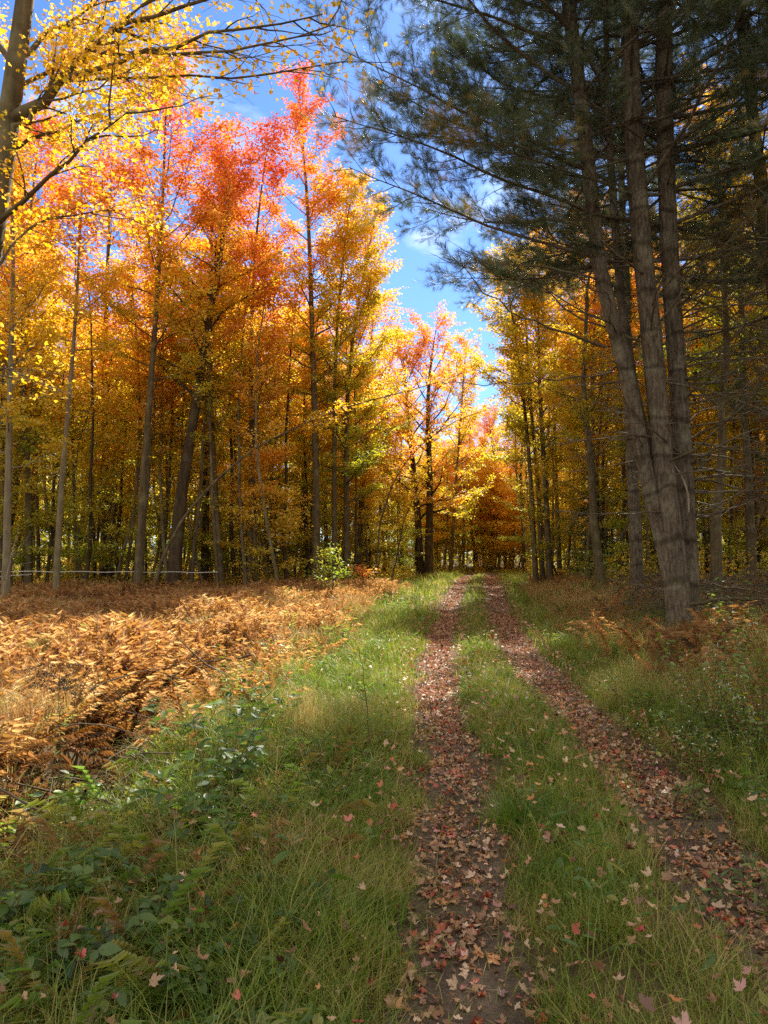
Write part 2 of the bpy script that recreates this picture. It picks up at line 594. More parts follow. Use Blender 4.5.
V, F = grid(axis(-500, 500, -6, 6.5, 0.10, 1.12), axis(-120, 700, 1.2, 20, 0.12, 1.10))
g_ = link('ground', make_mesh('ground', V, [F], None, M_GROUND))
tag(g_, kind='structure')

# two bare wheel tracks, a skin of soil on the ground with ragged edges
for fn, sd in ((tl, 0.0), (tr, 50.0)):
    ys = np.concatenate([np.arange(0.8, 14, 0.07), np.arange(14, 52, 0.25)])
    u = np.linspace(-1, 1, 13)
    w = (0.27 if fn is tl else 0.33) + 0.06 * (noise2(ys, ys * 0 + sd, 0.8) - 0.5)
    wl = w + 0.10 * (noise2(ys, ys * 0 + sd + 3, 0.3) - 0.5)
    wr = w + 0.10 * (noise2(ys, ys * 0 + sd + 7, 0.3) - 0.5)
    X = fn(ys)[:, None] + np.where(u < 0, wl[:, None], wr[:, None]) * u[None, :]
    Y = np.repeat(ys[:, None], len(u), 1)
    Z = hgt(X, Y) + 0.008 + 0.012 * (1 - np.abs(u[None, :])) * noise2(X, Y, 0.09, 5.0)
    V = np.stack([X, Y, Z], -1).reshape(-1, 3)
    nx = len(u)
    i = np.arange(len(ys) - 1)[:, None] * nx + np.arange(nx - 1)[None, :]
    F = np.stack([i, i + 1, i + nx + 1, i + nx], -1).reshape(-1, 4)
    p_ = link('path', make_mesh('path', V, [F], None, M_TRACK))
    tag(p_, kind='structure')

# ------------------------------------------------------------------ leaf shapes
LEAF_V = np.array([[0, 0, 0], [0.36, 0.45, 0.10], [0, 1, -0.05], [-0.36, 0.45, 0.10]], float)
LEAF_F = [np.array([[0, 1, 2], [0, 2, 3]])]
_half = [(0.05, 0.02), (0.16, -0.03), (0.34, -0.08), (0.30, 0.07), (0.44, 0.10), (0.66, 0.30), (0.56, 0.36), (0.60, 0.52), (0.42, 0.47), (0.23, 0.46), (0.28, 0.66), (0.16, 0.70), (0.10, 0.86)]
_out = [(0, 0)] + _half + [(0, 1.0)] + [(-a, b) for a, b in _half[::-1]]
MAPLE_V = np.array([[0, 0.38, -0.05]] + [[a, b, 0.14 * (a * a + (b - .4) ** 2)] for a, b in _out], float)
MAPLE_F = [np.array([[0, 1 + i, 1 + (i + 1) % len(_out)] for i in range(len(_out))])]
OV_V = np.array([[0, 0, 0], [0.20, 0.18, 0.04], [0.28, 0.45, 0.06], [0.17, 0.75, 0.02], [0, 1, -0.08], [-0.17, 0.75, 0.02], [-0.28, 0.45, 0.06], [-0.20, 0.18, 0.04], [0, 0.5, -0.02]], float)
OV_F = [np.array([[8, i, (i + 1) % 8] for i in range(8)])]
NAR_V = OV_V * np.array([0.42, 1, 1])


def curled(V, amt, seed):
    """A dry leaf: its rim lifted and twisted."""
    r = np.random.RandomState(seed)
    d = V[:, :2] - np.array([0, 0.4])
    q = (d ** 2).sum(1)
    ang = np.arctan2(d[:, 1], d[:, 0])
    W = V.copy()
    W[:, 2] = amt * q * (0.8 + 0.8 * np.sin(ang * r.randint(1, 4) + r.rand() * 6)) + 0.02
    return W


# ------------------------------------------------------------------ tree builders
def bend(rng, start, d, length, n, up=0.0, wob=0.12):
    """A wandering branch line from START along D that turns upward by UP."""
    pts = [np.asarray(start, float)]
    d = np.asarray(d, float) / np.linalg.norm(d)
    st = length / n
    for _ in range(n):
        d = d + np.array([0, 0, up / n]) + rng.normal(size=3) * wob / math.sqrt(n)
        d /= np.linalg.norm(d)
        pts.append(pts[-1] + d * st)
    return np.array(pts)


def at(pts, t):
    """Point and direction at fraction t along a polyline."""
    n = len(pts) - 1
    k = min(int(t * n), n - 1)
    f = t * n - k
    d = pts[k + 1] - pts[k]
    return pts[k] * (1 - f) + pts[k + 1] * f, d / (np.linalg.norm(d) + 1e-9)


def tree_parts(seed, stems, cb=0.35, spread=2.2, n_limbs=34, n_leaves=20000, leaf=0.108, elev=(18, 62), maple=False, twigs=6, spray=(0.14, 0.04), gap=0.35, k_trunk=9, side=None):
    """STEMS: list of (points, radii). Returns one bark Bag per stem and one leaf Bag."""
    rng = np.random.RandomState(seed)
    bags, segs = [], []
    zmax = max(s[0][-1][2] for s in stems)
    zcb = zmax * cb
    for pts, rad in stems:
        pts = np.asarray(pts, float); rad = np.asarray(rad, float)
        bg = Bag()
        ph = rng.rand() * 6
        fl = lambda i, a, ph=ph, n=len(pts): 1 + 0.05 * np.sin(3 * a + ph)[None, :] + (0.35 * np.exp(-i / 1.0)[:, None]) * (0.6 + 0.4 * np.sin(4 * a + ph)[None, :])
        bg.tube(pts, rad, k_trunk, flare=fl)
        for i in range(n_limbs):
            t = cb + (1 - cb) * ((i + rng.rand()) / n_limbs) ** 0.9
            t = min(t, 0.985)
            p, d = at(pts, t)
            u = (t - cb) / (1 - cb)
            az = i * 2.39996 + rng.rand() * 0.9
            if side is not None and rng.rand() < 0.75:
                az = side + rng.normal() * 0.9
            el = math.radians(elev[0] + (elev[1] - elev[0]) * u + rng.normal() * 9)
            L = spread * (0.35 + 0.85 * math.sqrt(max(1e-3, math.sin(math.pi * min(1, 0.12 + 0.83 * u ** 0.85))))) * (0.6 + 0.5 * rng.rand()) * (1.0 if u < 0.75 else 1.35 - 0.85 * u + 0.3)
            dr = np.array([math.cos(az) * math.cos(el), math.sin(az) * math.cos(el), math.sin(el)])
            lp = bend(rng, p, dr, L, 6, up=0.35, wob=0.28)
            r0 = max(0.008, 0.42 * np.interp(t, np.linspace(0, 1, len(rad)), rad)) * (0.6 + 0.5 * rng.rand())
            bg.tube(lp, np.linspace(r0, 0.004, 7), 5)
            segs.append((lp[2:], 0.6 * L))
            for j in range(twigs):
                s_ = 0.22 + 0.75 * (j + rng.rand()) / twigs
                q, dd = at(lp, s_)
                hd = np.cross(dd, UP) * rng.choice([-1, 1])
                dirn = dd * 0.8 + hd * (0.6 + 0.7 * rng.rand()) + np.array([0, 0, rng.normal() * 0.2])
                l2 = L * (0.22 + 0.30 * rng.rand()) * (1.1 - 0.45 * s_)
                sp = bend(rng, q, dirn, l2, 4, up=0.15, wob=0.3)
                bg.tube(sp, np.linspace(r0 * 0.35 + 0.002, 0.002, 5), 3)
                segs.append((sp, l2))
        bags.append(bg)
    # leaves
    lens = np.array([s[1] for s in segs])
    keep = rng.rand(len(segs)) > gap
    w = lens * keep
    w /= w.sum()
    cnt = rng.multinomial(n_leaves, w)
    pos, head = [], []
    for (sp, _), c in zip(segs, cnt):
        if c == 0:
            continue
        t = rng.rand(c) ** 0.8 * (len(sp) - 1)
        k = np.minimum(t.astype(int), len(sp) - 2)
        f = (t - k)[:, None]
        q = sp[k] * (1 - f) + sp[k + 1] * f
        off = rng.normal(size=(c, 3)) * np.array([spray[0], spray[0], spray[1]])
        pos.append(q + off)
        head.append(off + rng.normal(size=(c, 3)) * 0.1)
    pos = np.concatenate(pos); head = np.concatenate(head)
    n = len(pos)
    nrm = np.array([0, 0, 1.0]) + rng.normal(size=(n, 3)) * 0.45
    head[:, 2] -= 0.12
    R = basis(nrm, head)
    lb = Bag()
    tV, tF = (MAPLE_V, MAPLE_F) if maple else (LEAF_V, LEAF_F)
    lb.scatter(tV, tF, pos, R, leaf * (0.65 + 0.6 * rng.rand(n)), rnd=rng.rand(n), hgt=np.clip((pos[:, 2] - zcb * 0.6) / (zmax - zcb * 0.6), 0, 1))
    return bags, lb


def trunk_line(rng, H, r0, lean=(0, 0), n=14, wob=0.05, curve=(0, 0), power=0.8):
    t = np.linspace(0, 1, n)
    w = np.cumsum(rng.normal(size=(n, 2)) * wob, 0)
    w -= w[0]
    x = lean[0] * t + curve[0] * np.sin(math.pi * t) + w[:, 0]
    y = lean[1] * t + curve[1] * np.sin(math.pi * t) + w[:, 1]
    pts = np.stack([x, y, H * t], -1)
    pts[0, 2] = -0.25
    return pts, r0 * (1 - t) ** power * 0.93 + 0.012


def build_tree(name, loc, parts, tint, grad, label, cat, group=None, bark=None, rz=0.0, leaf_mat=None):
    bags, lb = parts
    root = empty(name, loc, rz)
    for b in bags:
        link('trunk', b.mesh('trunk', bark or M_BARK), root)
    c = link('crown', lb.mesh('crown', leaf_mat or M_LEAF), root)
    c['tint'] = float(tint)
    c['grad'] = float(grad)
    tag(root, label, cat, group)
    return root


def gpt(x, y, dz=0.0):
    return (float(x), float(y), float(hgt(x, y)) + dz)


# ================================================================== TREES
def stem_to(pix, Y, r0, base=None, power=0.75, top_extra=0.0):
    """A trunk line through picture points at depth Y, relative to its foot."""
    pts = np.array([P(px, py, Y if np.isscalar(Y) else Y[i]) for i, (px, py) in enumerate(pix)])
    foot = np.array(gpt(pts[0, 0], pts[0, 1]))
    pts = pts - foot
    pts[0] = (0, 0, -0.25)
    if top_extra:
        d = pts[-1] - pts[-2]
        d /= np.linalg.norm(d)
        pts = np.vstack([pts, pts[-1] + d * top_extra])
    # resample with a little wander
    s = np.concatenate([[0], np.cumsum(np.linalg.norm(np.diff(pts, axis=0), axis=1))])
    t = np.linspace(0, s[-1], 16)
    q = np.stack([np.interp(t, s, pts[:, i]) for i in range(3)], -1)
    k = np.array([0.25, 0.5, 0.25])
    for _ in range(2):
        q[1:-1] = k[0] * q[:-2] + k[1] * q[1:-1] + k[2] * q[2:]
    tt = np.linspace(0, 1, 16)
    return foot, (q, r0 * (1 - tt) ** power * 0.95 + 0.012)


hero = []


def hero_tree(seed, name, pix, Y, r0, tint, grad, label, cat='tree', group=None, bark=None, extra=(), top=0.0, **kw):
    foot, st = stem_to(pix, Y, r0, top_extra=top)
    stems = [st]
    for (pix2, Y2, r2, te) in extra:
        f2, s2 = stem_to(pix2, Y2, r2, top_extra=te)
        s2 = (s2[0] + (f2 - foot), s2[1])
        stems.append(s2)
    r = build_tree(name, tuple(foot), tree_parts(seed, stems, **kw), tint, grad, label, cat, group, bark)
    hero.append((foot[0], foot[1]))
    return r


WL = 'trees at the edge of the left woods'
hero_tree(11, 'maple_tree', [(137, 590), (144, 470), (155, 330), (163, 200), (166, 110)], 25, 0.136, 0.52, 0.70,
          'slim olive-barked maple with lit right edge and coral-orange crown behind the dry ferns', group=WL, top=1.0, cb=0.42, spread=2.9, n_limbs=40, n_leaves=16906)
hero_tree(12, 'maple_tree', [(55, 602), (60, 500), (70, 390), (77, 300), (82, 190)], 23, 0.093, 0.51, 0.50,
          'thin pale maple leaning slightly right, in front of the left woods', group=WL, bark=M_BARK_PALE, top=1.0, cb=0.55, spread=1.9, n_limbs=26, n_leaves=6762)
hero_tree(13, 'maple_tree', [(172, 588), (180, 500), (197, 400), (212, 300), (232, 190)], 26, 0.255, 0.48, 0.60,
          'thick-butted dark maple leaning right above the dry ferns', group=WL, bark=M_BARK_DARK, top=0.5, cb=0.45, spread=2.9, n_limbs=40, n_leaves=15779)
hero_tree(14, 'maple_tree', [(316, 572), (316, 450), (312, 330), (309, 220), (300, 105)], 29, 0.162, 0.51, 0.75,
          'tallest maple by the trail, bare twiggy tip and pinkish-red top over yellow leaves', group=WL, top=0.8, cb=0.35, spread=2.3, n_limbs=46, n_leaves=14652)
hero_tree(15, 'maple_tree', [(335, 570), (334, 450), (336, 330), (345, 240), (352, 185)], 30, 0.119, 0.37, 0.3,
          'slender straight maple with golden crown next to the tallest red-topped maple', group=WL, cb=0.30, spread=2.3, n_limbs=44, n_leaves=16906)
hero_tree(16, 'maple_tree', [(347, 568), (346, 470), (347, 380), (360, 290), (376, 215)], 31, 0.145, 0.37, 0.35,
          'golden maple with dense rounded top standing against the open sky', group=WL, cb=0.22, spread=2.6, n_limbs=50, n_leaves=23669)
hero_tree(17, 'maple_tree', [(250, 572), (252, 470), (250, 350), (256, 230), (268, 140)], 28, 0.111, 0.54, 0.70,
          'narrow grey maple with orange-pink upper crown between the two sky gaps', group=WL, cb=0.40, spread=2.2, n_limbs=36, n_leaves=11271)
hero_tree(18, 'maple_tree', [(205, 578), (206, 480), (208, 380), (218, 280), (224, 150)], 31, 0.170, 0.48, 0.65,
          'straight dark maple just right of the thick leaning one', group=WL, bark=M_BARK_DARK, cb=0.35, spread=2.6, n_limbs=38, n_leaves=14652)
hero_tree(19, 'maple_tree', [(104, 582), (106, 480), (104, 380), (108, 250), (112, 160)], 33, 0.204, 0.47, 0.50,
          'forked dark maple with two close stems deep behind the dry ferns', group=WL, bark=M_BARK_DARK, extra=[([(110, 582), (114, 480), (124, 380), (136, 250)], 33, 0.18, 1.0)], cb=0.35, spread=2.6, n_limbs=26, n_leaves=16906)
hero_tree(20, 'maple_tree', [(28, 592), (30, 500), (22, 380), (26, 250), (40, 130)], 27, 0.145, 0.53, 0.50,
          'brown-orange maple near the left end of the fence tape', group=WL, cb=0.30, spread=2.5, n_limbs=40, n_leaves=16906)
hero_tree(21, 'maple_tree', [(6, 600), (8, 480), (10, 380), (14, 250), (10, 150)], 21, 0.111, 0.47, 0.25,
          'pale-stemmed maple with low rusty leaves at the left edge of the field', group=WL, bark=M_BARK_PALE, cb=0.30, spread=1.9, n_limbs=30, n_leaves=9016)
hero_tree(22, 'maple_tree', [(428, 569), (430, 480), (427, 400), (432, 350), (436, 330)], 42, 0.255, 0.57, 0.15,
          'dark double-trunked maple with orange-red crown where the trail bends', group='trees at the far end of the trail', bark=M_BARK_DARK,
          extra=[([(421, 569), (417, 500), (408, 420), (404, 360)], 42.3, 0.24, 0.5)], cb=0.25, spread=3.4, n_limbs=30, n_leaves=20287, leaf=0.13)
hero_tree(23, 'maple_tree', [(450, 566), (456, 480), (462, 400), (466, 345)], 50, 0.128, 0.43, 0.2,
          'slim yellow-orange maple beside the far end of the wheel tracks', group='trees at the far end of the trail', cb=0.15, spread=3.0, n_limbs=40, n_leaves=14652, leaf=0.14)
WR = 'slim maples in the clump right of the trail'
hero_tree(31, 'maple_tree', [(536, 572), (531, 480), (524, 400), (514, 320), (502, 268)], 30, 0.102, 0.37, 0.18,
          'left-leaning slim maple with golden crown, first in the clump beside the trail', group=WR, cb=0.36, spread=2.1, n_limbs=36, n_leaves=11271)
hero_tree(32, 'maple_tree', [(543, 572), (538, 480), (530, 400), (526, 320), (522, 262)], 31, 0.111, 0.37, 0.2,
          'middle stem of the slim golden maples beside the trail', group=WR, cb=0.36, spread=2.1, n_limbs=36, n_leaves=11271)
hero_tree(33, 'maple_tree', [(550, 572), (545, 480), (540, 400), (538, 320), (540, 255)], 30, 0.128, 0.39, 0.2,
          'straight maple on the right of the slim clump, thickest stem of it', group=WR, cb=0.36, spread=2.3, n_limbs=38, n_leaves=13525)
hero_tree(34, 'maple_tree', [(560, 574), (556, 480), (554, 400), (556, 320), (566, 262)], 33, 0.102, 0.45, 0.15,
          'orange-leaved maple just left of the big pine', group=WR, cb=0.28, spread=2.6, n_limbs=40, n_leaves=16906)
hero_tree(35, 'maple_tree', [(598, 572), (594, 480), (592, 400), (590, 330)], 27, 0.085, 0.45, 0.25,
          'thin orange maple seen beside the left pine stem', group=WR, top=1, cb=0.25, spread=2.2, n_limbs=36, n_leaves=12398)

# ---- the near maple at the upper left: leaning trunk and long limbs over the frame
Ym = 8.0
foot = np.array(gpt(PX(-45, Ym), Ym))
rng = np.random.RandomState(5)


def rel(px, py, Y=Ym):
    return P(px, py, Y) - foot


def poly(pts, n=12, wob=0.0, seed=0):
    pts = np.asarray(pts, float)
    s = np.concatenate([[0], np.cumsum(np.linalg.norm(np.diff(pts, axis=0), axis=1))])
    t = np.linspace(0, s[-1], n)
    q = np.stack([np.interp(t, s, pts[:, i]) for i in range(3)], -1)
    for _ in range(2):
        q[1:-1] = 0.25 * q[:-2] + 0.5 * q[1:-1] + 0.25 * q[2:]
    if wob:
        q[1:] += np.random.RandomState(seed).normal(size=(n - 1, 3)) * wob
    return q


near_root = empty('maple_tree', tuple(foot))
tb = Bag()
tp = poly([(0, 0, -0.3), rel(-40, 420), rel(-14, 270), rel(2, 170), rel(14, 80), rel(28, -20), rel(45, -160)], 18)
tb.tube(tp, np.linspace(0.20, 0.07, 18), 12)
limb_specs = [  # picture points, depths, radius
    ([(2, 125), (40, 103), (75, 62), (110, 30), (150, -5)], [8, 7.9, 7.7, 7.6, 7.4], 0.075),
    ([(60, 80), (110, 62), (160, 45), (230, 30), (320, 14)], [7.8, 7.5, 7.2, 6.9, 6.6], 0.030),
    ([(92, 50), (150, 52), (220, 60), (290, 40), (335, 22)], [7.6, 7.3, 7.0, 6.8, 6.7], 0.022),
    ([(52, 82), (120, 76), (190, 80), (255, 76), (345, 60)], [7.8, 7.6, 7.5, 7.4, 7.2], 0.018),
    ([(40, 100), (80, 94), (110, 82), (140, 60)], [7.9, 7.6, 7.3, 7.2], 0.014),
    ([(-10, 232), (30, 200), (80, 145), (130, 112)], [8, 7.6, 7.2, 6.9], 0.035),
    ([(0, 155), (30, 145), (60, 130), (90, 112), (120, 108)], [8, 8.2, 8.4, 8.5, 8.6], 0.025),
    ([(20, 60), (40, 40), (70, 20), (105, 5)], [8, 8.1, 8.3, 8.4], 0.035),
    ([(4, 150), (20, 128), (42, 100), (60, 75)], [8, 7.9, 7.9, 7.9], 0.04),
    ([(-20, 300), (-5, 270), (20, 235), (50, 212), (125, 210)], [8, 8.3, 8.6, 8.8, 9.0], 0.022),
    ([(10, 60), (-20, 20), (-50, -20)], [8, 8.2, 8.5], 0.04),
    ([(25, 0), (60, -40), (110, -80), (180, -110)], [8, 7.8, 7.4, 7.0], 0.045),
    ([(110, 30), (170, 8), (250, -12), (330, -20)], [7.6, 7.2, 6.9, 6.6], 0.025),
    ([(14, 90), (60, 62), (100, 64), (160, 20)], [8, 8.6, 9.2, 9.6], 0.03),
    ([(-30, 330), (-60, 280), (-120, 240)], [8, 8, 8], 0.03),
    ([(-35, 400), (-20, 380), (0, 368), (20, 372)], [8, 8.1, 8.2, 8.3], 0.012),
]
near_segs = []
for i, (pix, ys, r0) in enumerate(limb_specs):
    lp = poly([rel(px, py, y) for (px, py), y in zip(pix, ys)], 9, 0.018, i)
    tb.tube(lp, np.linspace(r0, 0.006, 9), 7)
    L = np.linalg.norm(lp[-1] - lp[0])
    for j in range(9):
        s_ = 0.25 + 0.75 * (j + rng.rand()) / 9
        q, dd = at(lp, min(s_, 0.99))
        dirn = dd + np.cross(dd, UP) * rng.choice([-1, 1]) * (0.3 + 0.4 * rng.rand()) + rng.normal(size=3) * 0.25 + np.array([0, 0.7 * rng.rand(), 0.1])
        sp = bend(rng, q, dirn, 0.45 + 0.5 * rng.rand(), 5, up=-0.1, wob=0.35)
        tb.tube(sp, np.linspace(r0 * 0.3 + 0.002, 0.0018, 6), 4)
        near_segs.append(sp)
        for _ in range(3):
            q2, d2 = at(sp, 0.2 + 0.75 * rng.rand())
            s3 = bend(rng, q2, d2 + rng.normal(size=3) * 0.6, 0.22 + 0.25 * rng.rand(), 3, wob=0.3)
            tb.tube(s3, np.linspace(0.003, 0.0015, 4), 3)
            near_segs.append(s3)
link('trunk', tb.mesh('trunk', M_BARK), near_root)
pos = []
for sp in near_segs:
    wx = (sp[-1] + foot)[0]
    c = 26 if wx < -2.2 else (12 if wx < -1.5 else 5)   # leaves thin out toward the limb tips
    if (sp[-1] + foot)[2] < 5.2: c *= 0.2   # few leaves on the low limbs
    c = rng.poisson(c)
    t = (0.15 + 0.85 * rng.rand(c)) * (len(sp) - 1)
    k = np.minimum(t.astype(int), len(sp) - 2)
    f = (t - k)[:, None]
    pos.append(sp[k] * (1 - f) + sp[k + 1] * f + rng.normal(size=(c, 3)) * np.array([0.13, 0.13, 0.07]))
pos = np.concatenate(pos)
n = len(pos)
lb = Bag()
lb.scatter(MAPLE_V, MAPLE_F, pos, basis(np.array([0, 0, 1.0]) + rng.normal(size=(n, 3)) * 0.6, rng.normal(size=(n, 3)) + np.array([0, 0, -0.4])), 0.041 * (0.6 + 0.7 * rng.rand(n)), rnd=rng.rand(n), hgt=np.clip((pos[:, 2] - 3) / 6, 0, 1))
c = link('crown', lb.mesh('crown', M_LEAF), near_root)
c['tint'] = 0.53; c['grad'] = -0.06
tag(near_root, 'close yellow maple whose dark limbs reach across the top left corner', 'tree')

# ---- generic tree library, copied through the woods
rngL = np.random.RandomState(99)
lib, lib_far, lib_young = [], [], []
for s in range(7):
    st = trunk_line(rngL, 14.5 + rngL.rand() * 2, 0.13 + 0.09 * rngL.rand(), lean=rngL.normal(size=2) * 0.8, curve=rngL.normal(size=2) * 0.3)
    lib.append(build_tree('maple_tree', (0, 0, 0), tree_parts(200 + s, [st], cb=0.26 + 0.16 * rngL.rand(), spread=2.6, n_limbs=38, n_leaves=9000, leaf=0.13, gap=0.4), 0.5, 0.4, 'x', 'tree', bark=[M_BARK, M_BARK_DARK][s % 2]))
for s in range(6):
    st = trunk_line(rngL, 5.5 + rngL.rand() * 2.5, 0.045, lean=rngL.normal(size=2) * 0.6, curve=rngL.normal(size=2) * 0.3, wob=0.03)
    lib_young.append(build_tree('young_tree', (0, 0, 0), tree_parts(300 + s, [st], cb=0.14, spread=1.7, n_limbs=30, n_leaves=6500, leaf=0.12, elev=(5, 45), spray=(0.22, 0.045), gap=0.12, k_trunk=6), 0.4, 0.2, 'x', 'young tree'))
used = set()


def place(libr, i, loc, rz, sc, tint, grad, label, group, tilt=(0, 0)):
    src = libr[i % len(libr)]
    if id(src) not in used:
        used.add(id(src))
        src.location = loc
        src.rotation_euler = (tilt[0], tilt[1], rz)
        src.scale = (sc, sc, sc)
        for ch in src.children:
            if 'tint' in ch:
                ch['tint'] = float(tint); ch['grad'] = float(grad)
        r = src
    else:
        r = copy_tree(src, loc, rz, sc, tint, grad, tilt)
    r['label'] = label
    r['group'] = group
    return r


rngW = np.random.RandomState(4321)
placed = list(hero)


def free(x, y, d):
    return all((x - a) ** 2 + (y - b) ** 2 > d * d for a, b in placed)


def hue(t):
    return 'green' if t < 0.24 else 'yellow' if t < 0.40 else 'golden' if t < 0.50 else 'orange' if t < 0.60 else 'red-orange'


def row(y):
    return 'front' if y < 33 else 'middle' if y < 44 else 'back'


cnt = 0
for _ in range(3000):      # left woods
    y = 27 + 33 * rngW.rand() ** 0.9
    x = -0.62 * y - 3 + (0.62 * y + 3) * rngW.rand()
    right = np.interp(y, [27, 36, 45, 60], [-1.4, 0.2, 1.2, 3.5])
    if x > right or not free(x, y, 3.8 if y < 40 else 4.1):
        continue
    placed.append((x, y))
    tint = rngW.choice([0.28, 0.34, 0.40, 0.48, 0.62], p=[0.25, 0.3, 0.2, 0.15, 0.1]) + rngW.normal() * 0.02
    if x > -0.14 * y:
        tint = min(tint, 0.55)
    sc = 0.98 + 0.16 * rngW.rand() if x < -0.10 * y else 0.84 + 0.1 * rngW.rand()
    sc = sc * (1.0 if y < 44 else 0.98)
    place(lib, rngW.randint(7), gpt(x, y, -0.05), rngW.rand() * 6.28, sc, tint, 0.62,
          f'slim {hue(tint)} maple in the {row(y)} rows of the left woods', f'{hue(tint)} maples in the {row(y)} rows of the left woods')
    cnt += 1
for _ in range(2500):      # right woods
    y = 19 + 41 * rngW.rand() ** 0.9
    xl = np.interp(y, [19, 24, 30, 45, 60], [8.5, 6.6, 6.9, 8.2, 10.5])
    x = xl + (0.60 * y + 3 - xl) * rngW.rand()
    if not free(x, y, 3.7 if y < 35 else 4.1) or x < xl:
        continue
    placed.append((x, y))
    tint = rngW.choice([0.28, 0.34, 0.40, 0.52], p=[0.25, 0.3, 0.25, 0.2]) + rngW.normal() * 0.02
    place(lib, rngW.randint(7), gpt(x, y, -0.05), rngW.rand() * 6.28, 0.80 + 0.12 * rngW.rand(), tint, 0.5,
          f'slim {hue(tint)} maple in the {row(y)} rows of the right woods', f'{hue(tint)} maples in the {row(y)} rows of the right woods')
    cnt += 1
for x, y, tint in ((6.2, 58, 0.5), (8.3, 62, 0.56), (4.4, 55, 0.62), (10.5, 56, 0.48), (7.2, 68, 0.6), (9.8, 70, 0.5), (12, 64, 0.58), (5, 66, 0.52)):
    place(lib, rngW.randint(7), gpt(x, y, -0.05), rngW.rand() * 6.28, 0.62 + 0.12 * rngW.rand(), tint, 0.2,
          f'low {hue(tint)} maple closing off the far end of the trail', f'{hue(tint)} maples closing off the trail')
for x, y, tt_ in ((7.6, 60, 0.50), (8.9, 62, 0.42), (10.1, 61, 0.54), (8.2, 67, 0.40), (9.6, 69, 0.48)):
    place(lib, rngW.randint(7), gpt(x, y, -0.05), rngW.rand() * 6.28, 0.80 + 0.08 * rngW.rand(), tt_, 0.3,
          f'mid-height {hue(tt_)} maple standing across the far end of the trail', 'mid-height maples across the far end of the trail')
for i in range(38):
    yy = 53 + 16 * rngW.rand(); xx = float(tl(yy)) + 0.7 + (rngW.rand() - 0.5) * 15
    if abs(xx - float(tl(yy)) - 0.7) < 1.4 and yy < 56: continue
    tt_ = 0.32 + 0.26 * rngW.rand()
    place(lib_young, i, gpt(xx, yy, -0.05), rngW.rand() * 6.28, 0.9 + 0.5 * rngW.rand(), tt_, 0.2,
          f'low {hue(tt_)} sapling filling the far end of the trail', f'{hue(tt_)} saplings filling the far end of the trail')
young_placed = []
n_young = 0
for _ in range(4000):      # understory both sides
    y = 23.5 + 30 * rngW.rand() ** 1.2
    x = (rngW.rand() * 2 - 1) * (0.58 * y + 2)
    c = float((tl(y) + tr(y)) / 2)
    if x < c:
        if y < 27 or x > c - np.interp(y, [27, 36, 60], [5.5, 4.2, 3.0]): continue
    else:
        if x < c + np.interp(y, [24, 36, 60], [3.6, 3.0, 2.6]): continue
    if any((x - a) ** 2 + (y - b) ** 2 < 1.7 ** 2 for a, b in young_placed):
        continue
    if n_young > 90: break
    young_placed.append((x, y))
    side = 'left' if x < c else 'right'
    tint = rngW.choice([0.22, 0.31, 0.38, 0.46], p=[0.2, 0.3, 0.3, 0.2]) + rngW.normal() * 0.02
    place(lib_young, rngW.randint(6), gpt(x, y, -0.05), rngW.rand() * 6.28, 0.7 + 0.55 * rngW.rand(), tint, 0.25,
          f'{hue(tint)} sapling under the {row(y)} rows of the {side} woods', f'{hue(tint)} saplings under the {row(y)} rows of the {side} woods')
    n_young += 1
print('trees', cnt, 'young', n_young)

# slim poles: thin bare-stemmed young maples that fill the woods with upright lines
lib_pole = []
for s in range(4):
    st = trunk_line(rngL, 11 + rngL.rand() * 2, 0.06 + 0.03 * rngL.rand(), lean=rngL.normal(size=2) * 0.4, curve=rngL.normal(size=2) * 0.25, wob=0.03)
    lib_pole.append(build_tree('maple_pole', (0, 0, 0), tree_parts(400 + s, [st], cb=0.46, spread=1.6, n_limbs=24, n_leaves=3600, leaf=0.12, gap=0.2, k_trunk=6), 0.4, 0.3, 'x', 'young tree', bark=[M_BARK, M_BARK_DARK, M_BARK_PALE, M_BARK][s]))
pp = []
for _ in range(9000):
    y = 25 + 25 * rngW.rand() ** 1.5
    x = (rngW.rand() * 2 - 1) * (0.56 * y + 1)
    c = float((tl(y) + tr(y)) / 2)
    if (c - np.interp(y, [24, 36, 60], [6.5, 4.5, 3.4]) < x < c + np.interp(y, [24, 36, 60], [3.9, 3.2, 3.0])) or (x < c and y < 26):
        continue
    if any((x - a) ** 2 + (y - b) ** 2 < (1.05 if y < 33 else 1.5) ** 2 for a, b in pp) or len(pp) > 185:
        continue
    pp.append((x, y))
    side = 'left' if x < c else 'right'
    tint = rngW.choice([0.33, 0.40, 0.48, 0.56], p=[0.3, 0.3, 0.25, 0.15]) + rngW.normal() * 0.02
    place(lib_pole, rngW.randint(4), gpt(x, y, -0.05), rngW.rand() * 6.28, 0.8 + 0.35 * rngW.rand(), tint, 0.3,
          f'thin {hue(tint)}-leaved pole in the {row(y)} rows of the {side} woods', f'{hue(tint)}-leaved poles in the {row(y)} rows of the {side} woods')

